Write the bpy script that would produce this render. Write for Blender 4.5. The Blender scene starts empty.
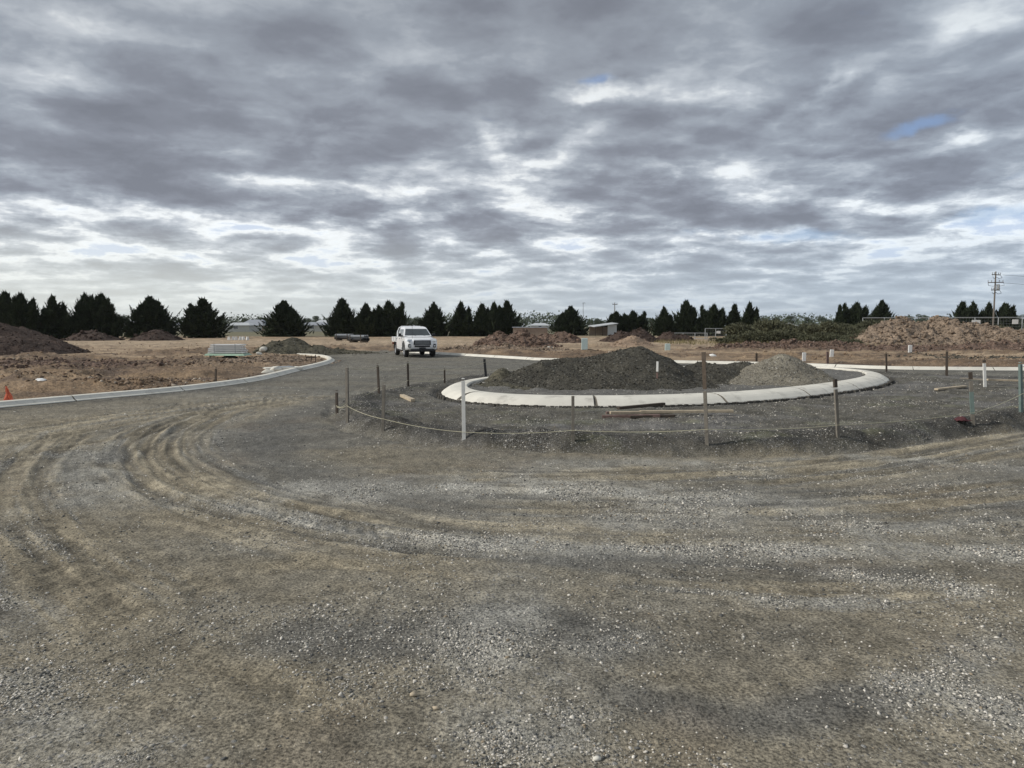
import bpy, math, random
import numpy as np
from mathutils import Vector, Matrix

R = math.radians
rnd = random.Random(7)
HAZE = True
S = bpy.context.scene
COL = S.collection

# ------------------------------------------------------------------ camera
F = 740.0; CH = 1.75; HOR = 326.0
PITCH = math.atan((384 - HOR) / F)
cam_d = bpy.data.cameras.new('camera'); cam = bpy.data.objects.new('camera', cam_d); COL.objects.link(cam)
cam_d.sensor_width = 36; cam_d.lens = F / 1024 * 36
cam_d.clip_start = 0.05; cam_d.clip_end = 9000
cam.location = (0, 0, CH); cam.rotation_euler = (math.pi / 2 - PITCH, 0, 0)
S.camera = cam
S.view_settings.view_transform = 'Standard'; S.view_settings.look = 'None'
S.view_settings.exposure = 0.52; S.view_settings.gamma = 1.0

# ------------------------------------------------------------------ sun and sky
SUN_AZ, SUN_EL = R(-98), R(36)          # azimuth from +Y towards +X
w = bpy.data.worlds.new('World'); S.world = w; w.use_nodes = True
NT = w.node_tree; NT.nodes.clear()
sd = bpy.data.lights.new('sun', 'SUN'); sd.energy = 2.2; sd.angle = R(6); sd.color = (1, .955, .88)
sun = bpy.data.objects.new('sun', sd); COL.objects.link(sun)
_d = Vector((math.sin(SUN_AZ) * math.cos(SUN_EL), math.cos(SUN_AZ) * math.cos(SUN_EL), math.sin(SUN_EL)))
sun.rotation_euler = _d.to_track_quat('Z', 'Y').to_euler(); sun.location = (-20, -10, 40)


def px_dir(px, py):
    a = (px - 512) / F; b = (py - 384) / F
    cp, sp = math.cos(PITCH), math.sin(PITCH)
    return Vector((a, cp - b * sp, -sp - b * cp))


class NB:
    """tiny node builder"""
    def __init__(s, nt): s.nt = nt
    def node(s, t, **k):
        n = s.nt.nodes.new(t)
        for a, v in k.items(): setattr(n, a, v)
        return n
    def inp(s, sock, v):
        if isinstance(v, bpy.types.NodeSocket): s.nt.links.new(v, sock)
        elif v is not None: sock.default_value = v
    def m(s, op, a, b=None, c=None, clamp=False):
        n = s.node('ShaderNodeMath', operation=op, use_clamp=clamp)
        s.inp(n.inputs[0], a); s.inp(n.inputs[1], b); s.inp(n.inputs[2], c)
        return n.outputs[0]
    def vm(s, op, a, b=None, sc=None):
        n = s.node('ShaderNodeVectorMath', operation=op)
        s.inp(n.inputs[0], a); s.inp(n.inputs[1], b)
        if sc is not None: s.inp(n.inputs['Scale'], sc)
        return n.outputs['Value'] if op in ('DOT_PRODUCT', 'LENGTH') else n.outputs[0]
    def noise(s, v, scale, detail=4, rough=.5, dist=0., col=False):
        n = s.node('ShaderNodeTexNoise'); s.inp(n.inputs['Vector'], v)
        n.inputs['Scale'].default_value = scale; n.inputs['Detail'].default_value = detail
        n.inputs['Roughness'].default_value = rough; n.inputs['Distortion'].default_value = dist
        return n.outputs['Color'] if col else n.outputs['Fac']
    def ramp(s, f, stops, interp='LINEAR'):
        n = s.node('ShaderNodeValToRGB'); e = n.color_ramp.elements; n.color_ramp.interpolation = interp
        while len(e) < len(stops): e.new(.5)
        for i, (p, c) in enumerate(stops):
            e[i].position = p; e[i].color = c if len(c) == 4 else (*c, 1)
        s.inp(n.inputs[0], f); return n.outputs[0]
    def mix(s, f, a, b, mode='MIX'):
        n = s.node('ShaderNodeMix', data_type='RGBA', blend_type=mode)
        s.inp(n.inputs['Factor'], f)
        for k, v in ((6, a), (7, b)):
            if isinstance(v, tuple) and len(v) == 3: v = (*v, 1)
            s.inp(n.inputs[k], v)
        return n.outputs[2]
    def mr(s, v, a, b, c=0., d=1., smooth=False):
        n = s.node('ShaderNodeMapRange', interpolation_type='SMOOTHSTEP' if smooth else 'LINEAR')
        s.inp(n.inputs[0], v)
        for i, q in enumerate((a, b, c, d)): n.inputs[i + 1].default_value = q
        return n.outputs[0]
    def xyz(s, x, y, z):
        n = s.node('ShaderNodeCombineXYZ'); s.inp(n.inputs[0], x); s.inp(n.inputs[1], y); s.inp(n.inputs[2], z)
        return n.outputs[0]


def build_sky():
    b = NB(NT)
    out = b.node('ShaderNodeOutputWorld'); bg = b.node('ShaderNodeBackground')
    STR = 0.1; bg.inputs['Strength'].default_value = STR
    NT.links.new(bg.outputs[0], out.inputs[0])
    sky = b.node('ShaderNodeTexSky', sky_type='NISHITA'); sky.sun_disc = False
    sky.sun_elevation = SUN_EL; sky.sun_rotation = SUN_AZ; sky.air_density = 1.0; sky.dust_density = 1.0
    tc = b.node('ShaderNodeTexCoord'); D = tc.outputs['Generated']
    sp = b.node('ShaderNodeSeparateXYZ'); NT.links.new(D, sp.inputs[0])
    x, y, z = sp.outputs
    az = b.m('ARCTAN2', x, y); el = b.m('ARCSINE', z)
    zz = b.m('ADD', b.m('MAXIMUM', z, 0.0), 0.13)
    plane = b.xyz(b.m('DIVIDE', x, zz), b.m('DIVIDE', y, zz), 0.0)
    # ragged coordinates
    wn = b.noise(plane, 2.2, 5, .6, col=True)
    wv = b.vm('SUBTRACT', wn, (.5, .5, .5))
    ae0 = b.xyz(az, el, 0.0)
    wn2 = b.noise(ae0, 14.0, 5, .6, col=True)
    wv2 = b.vm('SUBTRACT', wn2, (.5, .5, .5))
    elf = b.mr(el, 0.0, .35, .25, 1.0)
    off = b.vm('ADD', b.vm('SCALE', wv, sc=.10), b.vm('SCALE', wv2, sc=.075))
    off = b.vm('MULTIPLY', off, b.xyz(1.0, b.m('MULTIPLY', elf, .7), 0.0))
    ae = b.vm('ADD', ae0, off)
    n1 = b.noise(plane, 1.0, 5, .48, .1)
    n2 = b.noise(b.vm('ADD', plane, (7.3, 1.1, 0)), 2.6, 6, .50, .1)
    # puffs: cell-like lumps in the plane of the cloud base
    pv = b.vm('ADD', plane, b.vm('SCALE', b.vm('SUBTRACT', b.noise(plane, 5.0, 4, .6, col=True), (.5, .5, .5)), sc=.30))
    def puff(v, sc):
        vo = b.node('ShaderNodeTexVoronoi', feature='SMOOTH_F1'); b.inp(vo.inputs['Vector'], v); vo.inputs['Scale'].default_value = sc
        vo.inputs['Smoothness'].default_value = .5
        return vo.outputs['Distance']
    pf = puff(pv, 3.4)
    # relief: the side of each puff turned to the light is brighter
    e1 = b.vm('MULTIPLY', ae0, (7.0, 20.0, 1)); e1 = b.vm('ADD', e1, b.vm('SCALE', wv, sc=1.2))
    n3 = b.noise(e1, 1.0, 7, .56, .2); n3b = b.noise(b.vm('ADD', e1, (-.03, .16, 0)), 1.0, 7, .56, .2)
    e2 = b.vm('MULTIPLY', ae0, (20.0, 44.0, 1)); n4 = b.noise(e2, 1.0, 6, .6, .3); n4b = b.noise(b.vm('ADD', e2, (-.05, .2, 0)), 1.0, 6, .6, .3)
    T = b.m('MULTIPLY', b.m('SUBTRACT', n1, .5), .75)
    T = b.m('ADD', T, b.m('MULTIPLY', b.m('SUBTRACT', n2, .5), .85))
    T = b.m('ADD', T, b.m('MULTIPLY', b.m('SUBTRACT', pf, .38), -.60))
    T = b.m('ADD', T, b.m('MULTIPLY', b.m('SUBTRACT', n3, .5), b.mr(el, .12, .36, .85, .42)))
    T = b.m('ADD', T, b.m('MULTIPLY', b.m('SUBTRACT', n4, .5), b.mr(el, .08, .30, .30, .08)))
    T = b.m('ADD', T, b.m('MULTIPLY', b.m('ADD', b.m('SUBTRACT', n3b, n3), b.m('MULTIPLY', b.m('SUBTRACT', n4b, n4), b.mr(el, .08, .30, .5, .15))), b.mr(el, .10, .34, 1.4, .7)))
    T = b.m('MULTIPLY', T, b.mr(el, .10, .36, 1.15, .70))
    T = b.m('ADD', T, .545)
    # cloud banks and breaks, by heading and elevation:  px, py, rx, ry, tilt(deg), amount
    BL = [
        (60, 130, 105, 45, -5, .16), (250, 140, 150, 42, 0, .20), (330, 60, 300, 40, -4, .15), (430, 110, 130, 30, 0, .10),
        (90, 160, 120, 14, 0, .10), (130, 183, 38, 8, -8, .22), (160, 271, 42, 6, 0, .22), (397, 249, 24, 12, -25, .34),
        (620, 195, 95, 24, -8, .26), (600, 110, 110, 22, 0, .16), (960, 170, 80, 18, 12, .22), (900, 70, 150, 30, -6, .22),
        (690, 265, 46, 12, 0, .30), (810, 218, 60, 8, -4, .20), (520, 238, 130, 8, 0, .12), (250, 243, 130, 8, 0, .14),
        (760, 160, 120, 26, 5, .16), (40, 222, 60, 8, 0, .10), (320, 205, 200, 8, 0, .16), (740, 20, 150, 20, 0, .12),
        (660, 215, 100, 10, 0, .1), (500, 235, 24, 8, 0, .18),
        # breaks
        (35, 203, 75, 8, -4, -.34), (90, 232, 90, 7, -14, -.30), (320, 186, 120, 5, -3, -.22), (420, 198, 80, 7, -6, -.12),
        (250, 226, 90, 7, -4, -.30), (400, 221, 22, 10, 30, -.34), (490, 140, 34, 12, -35, -.30), (590, 90, 40, 9, 8, -.34),
        (680, 98, 90, 12, -12, -.28), (965, 6, 46, 12, -8, -.15), (945, 140, 26, 8, 45, -.24),
        (830, 90, 40, 7, 30, -.26), (800, 238, 60, 7, 0, -.25), (680, 255, 80, 5, 0, -.2), (120, 262, 90, 5, 0, .14), (430, 262, 110, 4, 0, .16), (880, 262, 120, 5, 0, .1), (650, 170, 90, 7, -3, -.30), (560, 160, 50, 10, 30, -.20),
        (30, 30, 50, 10, 4, -.16), (150, 35, 90, 9, 0, -.14), (180, 100, 120, 9, -5, -.16), (350, 92, 100, 12, -12, -.12),
        (900, 248, 60, 12, -10, -.22), (1005, 215, 30, 8, 0, -.20), (240, 262, 180, 6, 0, -.16), (50, 245, 80, 7, 0, -.22),
        (820, 195, 90, 7, 0, -.14), (640, 240, 120, 6, 0, -.12), (560, 195, 30, 16, 0, -.16), (500, 185, 40, 16, 0, -.14)]
    for (px, py, rx, ry, tilt, amp) in BL:
        d = px_dir(px, py).normalized()
        mp = b.node('ShaderNodeMapping', vector_type='TEXTURE')
        mp.inputs['Location'].default_value = (math.atan2(d.x, d.y), math.asin(d.z), 0)
        mp.inputs['Rotation'].default_value = (0, 0, R(tilt))
        mp.inputs['Scale'].default_value = (rx / F * 1.15, ry / F * 1.25, 1)
        NT.links.new(ae, mp.inputs[0])
        dd = b.vm('DOT_PRODUCT', mp.outputs[0], mp.outputs[0])
        T = b.m('MULTIPLY_ADD', b.m('EXPONENT', b.m('MULTIPLY', dd, -1.0)), amp, T)
    # cloud colours (radiance), divided by the background strength
    k = 1 / STR
    def c(r, g, bb): return (r, g, bb)
    cl = b.ramp(T, [(0.0, c(.44, .50, .60)), (.15, c(.66, .69, .71)), (.26, c(.61, .635, .65)), (.38, c(.405, .435, .475)),
                    (.55, c(.262, .290, .332)), (.75, c(.188, .205, .242)), (1.0, c(.15, .163, .194))])
    # higher up the underside is a little darker, the low band is pale
    up = b.mr(el, .05, .50, 1.10, .74)
    cl = b.vm('SCALE', cl, sc=up)
    warm = b.mr(az, -.6, .30, 0, 1, True)
    low = b.mix(warm, (.60, .62, .575), (.37, .425, .475))
    lf = b.mr(el, .0, .15, .80, 0.0, True)
    cl = b.mix(lf, cl, low)
    # upper-right and right a bit bluer
    cl = b.mix(b.mr(az, .0, .7, 0, .30, True), cl, b.mix(1.0, cl, (.86, .97, 1.08), 'MULTIPLY'))
    cl = b.vm('SCALE', cl, sc=k)
    skyc = b.vm('ADD', b.vm('SCALE', sky.outputs[0], sc=.45), (.70, 1.15, 2.3))
    gap = None
    for (px, py, rx, ry, tilt, amp) in [(916, 128, 30, 8, 14, 1.0), (800, 236, 60, 9, 0, .75), (1000, 214, 42, 9, 0, .6), (598, 79, 20, 5, 0, .7), (700, 232, 40, 6, 0, .4), (985, 180, 40, 7, 0, .3), (820, 15, 60, 8, 0, .25)]:
        d = px_dir(px, py).normalized()
        mp = b.node('ShaderNodeMapping', vector_type='TEXTURE')
        mp.inputs['Location'].default_value = (math.atan2(d.x, d.y), math.asin(d.z), 0)
        mp.inputs['Rotation'].default_value = (0, 0, R(tilt)); mp.inputs['Scale'].default_value = (rx / F, ry / F, 1)
        NT.links.new(b.vm('ADD', ae0, b.vm('SCALE', wv2, sc=.035)), mp.inputs[0])
        e = b.m('EXPONENT', b.m('MULTIPLY', b.vm('DOT_PRODUCT', mp.outputs[0], mp.outputs[0]), -1.0))
        gap = b.m('MULTIPLY', e, amp) if gap is None else b.m('MULTIPLY_ADD', e, amp, gap)
    gap = b.m('ADD', gap, b.m('MULTIPLY', b.m('ADD', b.m('SUBTRACT', n4, .5), b.m('SUBTRACT', n3, .5)), -.9))
    gap = b.mr(gap, .22, .85, 0, .92, True)
    skyc = b.mix(.25, skyc, cl)
    col = b.mix(gap, cl, skyc)
    NT.links.new(col, bg.inputs['Color'])


build_sky()

# ------------------------------------------------------------------ numpy noise
def _h(i, j, seed):
    n = (i.astype(np.int64) * 374761393 + j.astype(np.int64) * 668265263 + seed * 1274126177) & 0xffffffff
    n = ((n ^ (n >> 13)) * 1274126177) & 0xffffffff
    return ((n ^ (n >> 16)) & 0xffff) / 65535.0
def vn(x, y, seed=0):
    i = np.floor(x); j = np.floor(y); fx = x - i; fy = y - j
    fx = fx * fx * (3 - 2 * fx); fy = fy * fy * (3 - 2 * fy)
    a = _h(i, j, seed); b_ = _h(i + 1, j, seed); c_ = _h(i, j + 1, seed); d_ = _h(i + 1, j + 1, seed)
    return (a + (b_ - a) * fx) * (1 - fy) + (c_ + (d_ - c_) * fx) * fy - .5
def fbm(x, y, oct=4, seed=0, gain=.5):
    s = 0; a = 1.0
    for o in range(oct):
        s = s + a * vn(x * 2 ** o + o * 17.3, y * 2 ** o - o * 9.1, seed + o * 7); a *= gain
    return s
def sst(v, a, b_):
    t = np.clip((v - a) / (b_ - a), 0, 1); return t * t * (3 - 2 * t)

# ------------------------------------------------------------------ picture -> ground
def gz(px, py, z=0.0):
    d = px_dir(px, py); t = (z - CH) / d.z
    return (d.x * t, d.y * t)
def at(px, Y, z=0.0):
    """world x of picture column px at depth Y and height z"""
    cp, sp = math.cos(PITCH), math.sin(PITCH)
    return (px - 512) / F * (Y * cp + (CH - z) * sp)
def zat(py, Y):
    """height seen at row py at depth Y"""
    b_ = (py - 384) / F; cp, sp = math.cos(PITCH), math.sin(PITCH)
    return CH + Y * (-sp - b_ * cp) / (cp - b_ * sp)

def catmull(P, n=12, closed=False):
    P = [np.array(p, float) for p in P]; out = []; N = len(P)
    rng = range(N) if closed else range(N - 1)
    for i in rng:
        if closed: p0, p1, p2, p3 = P[i - 1], P[i], P[(i + 1) % N], P[(i + 2) % N]
        else: p0, p1, p2, p3 = P[max(i - 1, 0)], P[i], P[i + 1], P[min(i + 2, N - 1)]
        for k in range(n):
            t = k / n
            out.append(.5 * ((2 * p1) + (-p0 + p2) * t + (2 * p0 - 5 * p1 + 4 * p2 - p3) * t * t + (-p0 + 3 * p1 - 3 * p2 + p3) * t ** 3))
    if not closed: out.append(P[-1])
    return np.array(out)
def resample(P, step, closed=False):
    Q = np.vstack([P, P[:1]]) if closed else P
    L = np.concatenate([[0], np.cumsum(np.linalg.norm(np.diff(Q, axis=0), axis=1))])
    n = max(2, int(L[-1] / step)); s = np.linspace(0, L[-1], n + 1)
    if closed: s = s[:-1]
    return np.stack([np.interp(s, L, Q[:, 0]), np.interp(s, L, Q[:, 1])], 1)
def smooth(P, it, closed):
    P = P.copy()
    for _ in range(it):
        if closed: P = (np.roll(P, 1, 0) + 2 * P + np.roll(P, -1, 0)) / 4
        else: P[1:-1] = (P[:-2] + 2 * P[1:-1] + P[2:]) / 4
    return P
def seg_dist(x, y, P, closed=False):
    """distance to polyline, arc length along it, side"""
    n = len(P); best = np.full(x.shape, 1e9); arc = np.zeros(x.shape); side = np.zeros(x.shape)
    L = 0
    for i in range(n if closed else n - 1):
        a = P[i]; b_ = P[(i + 1) % n]; d = b_ - a; l2 = max(d @ d, 1e-12); l = math.sqrt(l2)
        t = np.clip(((x - a[0]) * d[0] + (y - a[1]) * d[1]) / l2, 0, 1)
        dx = x - a[0] - t * d[0]; dy = y - a[1] - t * d[1]
        q = dx * dx + dy * dy; mk = q < best
        best = np.where(mk, q, best); arc = np.where(mk, L + t * l, arc)
        side = np.where(mk, d[0] * dy - d[1] * dx, side); L += l
    return np.sqrt(best), arc, np.sign(side)
def inside(x, y, P):
    r = np.zeros(x.shape, bool); n = len(P)
    for i in range(n):
        x1, y1 = P[i]; x2, y2 = P[(i + 1) % n]
        if y1 == y2: continue
        c_ = ((y1 > y) != (y2 > y)) & (x < (x2 - x1) * (y - y1) / (y2 - y1) + x1)
        r ^= c_
    return r
def sdf(x, y, P):
    d, _, _ = seg_dist(x, y, P, True)
    return np.where(inside(x, y, P), d, -d)

# ------------------------------------------------------------------ plan of the site
BEDZ = .10; KTOP = .27
ring_px = [(465, 385.5), (471, 389.5), (488, 392.6), (522, 394.4), (571, 395.2), (625, 395.2), (672, 394), (715, 392.3), (755, 389.8), (795, 386.2),
           (834, 381.5), (858, 377.5), (868, 373.5), (858, 369.6), (824, 367), (780, 365.2), (700, 366), (600, 369), (530, 373), (489, 377.5), (471, 381)]
RING = catmull([gz(p[0], p[1], KTOP) for p in ring_px], 10, True)
RING = smooth(resample(RING, .25, True), 14, True)          # inner top edge of the kerb
RC = RING.mean(0)
def offset(P, d, closed=True):
    if closed: t = np.roll(P, -1, 0) - np.roll(P, 1, 0)
    else: t = np.gradient(P, axis=0)
    t /= np.linalg.norm(t, axis=1)[:, None]
    return P + d * np.stack([t[:, 1], -t[:, 0]], 1)
_o = offset(RING, .1)
OUT = 1 if np.linalg.norm(_o - RC, axis=1).mean() > np.linalg.norm(RING - RC, axis=1).mean() else -1
RINGMID = offset(RING, OUT * .3)

bed_px = [(334, 415), (347, 426), (385, 436), (460, 444.5), (575, 450), (705, 452.5), (835, 447.5), (930, 439), (975, 433), (1024, 425), (1080, 413),
          (1120, 400), (1110, 390), (1040, 380), (950, 377), (895, 375)]
bed_back = [(9.0, 31.5), (4, 30.5), (0.5, 27.5), gz(486, 375.5), gz(440, 383), gz(395, 390), gz(350, 402), gz(338, 408)]
BED = smooth(resample(catmull([gz(*p) for p in bed_px] + bed_back, 8, True), .3, True), 5, True)

K1_px = [(-200, 424), (-90, 416.5), (0, 408.2), (100, 399.2), (180, 391.8), (238, 384.4), (268, 379.2), (297, 371.8), (318, 367), (331, 363.2), (334.5, 360.2), (329, 357.6), (318, 356.2), (300, 355.4)]
K1 = smooth(resample(catmull([gz(*p) for p in K1_px], 8), .3), 4, False)
K2_px = [(402, 352.2), (437, 354.4), (480, 357), (520, 359.4), (545, 360.8), (650, 362.8), (750, 364.8), (815, 366.8), (880, 369.3), (930, 370.2), (1024, 370.8), (1160, 371.5), (1400, 373)]
K2 = smooth(resample(catmull([gz(*p) for p in K2_px], 8), .3), 4, False)
# the gravelled road: everything in front of the kerbs
ROAD = np.array([(-70, -40)] + [tuple(K1[0] + np.array([-40., 3.]))] + [tuple(p) for p in K1] +
                [gz(302, 352.5), gz(350, 351.6), gz(385, 351)] + [tuple(p) for p in K2] + [(80, -40)])

def pxline(L, n=8): return resample(catmull([gz(*p) for p in L], n), .12)
TRACKS = [
    ([(260, 399), (210, 410), (165, 425), (150, 445), (160, 470), (190, 490), (240, 505), (300, 522), (375, 535), (450, 545)], .17, .030, .9),
    ([(285, 400), (225, 411), (182, 427), (166, 447), (176, 467), (205, 484), (258, 499), (320, 514), (400, 526)], .15, .022, .8),
    ([(250, 403), (197, 412), (150, 428), (133, 450), (140, 478), (165, 500), (215, 518), (280, 533)], .14, .016, .6),
    ([(300, 402), (240, 415), (200, 430), (186, 447), (196, 465), (226, 481), (272, 494)], .12, .016, .3),
    ([(60, 430), (28, 455), (5, 490), (10, 520), (50, 565), (100, 600), (140, 640)], .16, .014, .7),
    ([(95, 430), (60, 452), (35, 490), (45, 520), (90, 560), (150, 600)], .15, .012, .6),
    ([(-60, 452), (0, 445), (120, 425), (230, 404), (330, 396)], .18, .018, .5),
    ([(-60, 436), (0, 430), (120, 412), (230, 399)], .18, .018, .5),
    ([(-60, 470), (20, 455), (110, 440), (160, 430)], .16, .012, .5),
    ([(60, 462), (110, 466), (150, 474), (200, 489), (260, 510)], .13, .014, .5),
    ([(158, 572), (190, 582), (212, 598), (225, 612)], .16, .020, .3),
    ([(560, 480), (640, 479), (712, 475), (787, 472), (862, 465), (937, 450), (1024, 436), (1090, 424)], .12, .022, .5),
    ([(600, 472), (700, 468), (800, 463), (880, 455), (960, 443), (1030, 431)], .11, .020, .4),
    ([(700, 483), (800, 480), (900, 470), (1000, 455), (1080, 443)], .13, .020, .5),
    ([(520, 477), (600, 478), (657, 478)], .10, .016, .2),
    ([(480, 507), (600, 506), (700, 510), (792, 514), (912, 507), (1024, 497), (1100, 490)], .13, .020, .3),
    ([(800, 496), (932, 490), (1024, 482), (1100, 476)], .12, .018, .3),
    ([(820, 524), (937, 517), (1024, 513), (1100, 508)], .12, .014, .2),
    ([(460, 546), (520, 543), (640, 543), (760, 545), (900, 540), (1024, 530), (1100, 522)], .16, .018, .4),
    ([(677, 584), (760, 588), (882, 594)], .14, .016, .2),
    ([(572, 598), (600, 602), (640, 611)], .14, .018, .3),
    ([(330, 560), (420, 552), (520, 556)], .14, .014, .2),
    ([(340, 470), (420, 473), (512, 474), (560, 471)], .10, .010, .3),
    ([(200, 560), (300, 566), (420, 572), (520, 590)], .16, .010, .4),
    ([(900, 600), (960, 640), (1024, 690)], .18, .010, .4),
    ([(180, 650), (300, 700), (420, 768)], .16, .008, .5),
]
TR = [(pxline(a), b_, c_, d_) for a, b_, c_, d_ in TRACKS]
TR = [(p, w_ * .72, d_, e_) for p, w_, d_, e_ in TR]
CHIPS = [([(300, 522), (370, 536), (450, 545), (560, 549), (700, 548), (850, 551), (1024, 556)], .15, 1.35),
         ([(330, 489), (480, 486), (600, 492), (700, 503), (800, 506)], .45, .75),
         ([(620, 520), (760, 522), (900, 528), (1024, 520)], .25, .55),
         ([(180, 500), (260, 512), (330, 528)], .18, .55),
         ([(930, 690), (975, 705), (1024, 718), (1080, 735)], .17, 1.0),
         ([(840, 572), (900, 584), (960, 590)], .14, .7),
         ([(760, 602), (820, 604), (880, 600)], .08, .7),
         ([(500, 610), (480, 650), (490, 690), (520, 720)], .22, .55),
         ([(1000, 650), (950, 670), (900, 690)], .12, .4),
         ([(0, 700), (60, 740), (100, 768)], .2, .5),
         ([(70, 455), (85, 480), (100, 500)], .3, .5),
         ([(640, 640), (600, 650), (560, 680)], .15, .3),
         ([(520, 468), (640, 462), (760, 468)], .3, .4),
         ([(860, 455), (950, 463), (1024, 470)], .25, .5)]
LANES = [(pxline([(350, 400), (275, 425), (245, 452), (290, 482), (400, 500), (560, 497), (760, 490)]), .75), (pxline([(300, 640), (420, 640), (520, 620), (600, 640)]), .28), (pxline([(640, 700), (760, 720), (860, 700)]), .22), (pxline([(520, 562), (700, 565), (900, 575)]), .22)]
FAM = [(pxline(a), b_, c_) for a, b_, c_ in [
    ([(345, 394), (250, 404), (185, 424), (158, 447), (172, 472), (235, 500), (330, 524), (450, 543), (600, 552)], .85, 1.0),
    ([(420, 478), (560, 480), (712, 476), (862, 463), (980, 444), (1100, 424)], .8, 1.0),
    ([(430, 508), (600, 512), (760, 514), (900, 507), (1024, 496), (1120, 486)], .9, .8),
    ([(-120, 446), (0, 437), (120, 417), (240, 401), (320, 392)], .9, .9),
    ([(60, 428), (18, 466), (8, 512), (50, 568), (140, 640)], .6, .9),
    ([(560, 575), (700, 584), (880, 592), (1060, 586)], .5, .6),
    ([(700, 455), (850, 455), (960, 440), (1060, 424)], .5, .7),
    ([(360, 385), (410, 372), (460, 362), (520, 362)], .9, .7)]]
CP = [(pxline(a), b_ * 1.25, min(1.7, c_ * 1.4)) for a, b_, c_ in CHIPS]
LIME = pxline([(-60, 738), (0, 728), (60, 719), (112, 711)])

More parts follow.
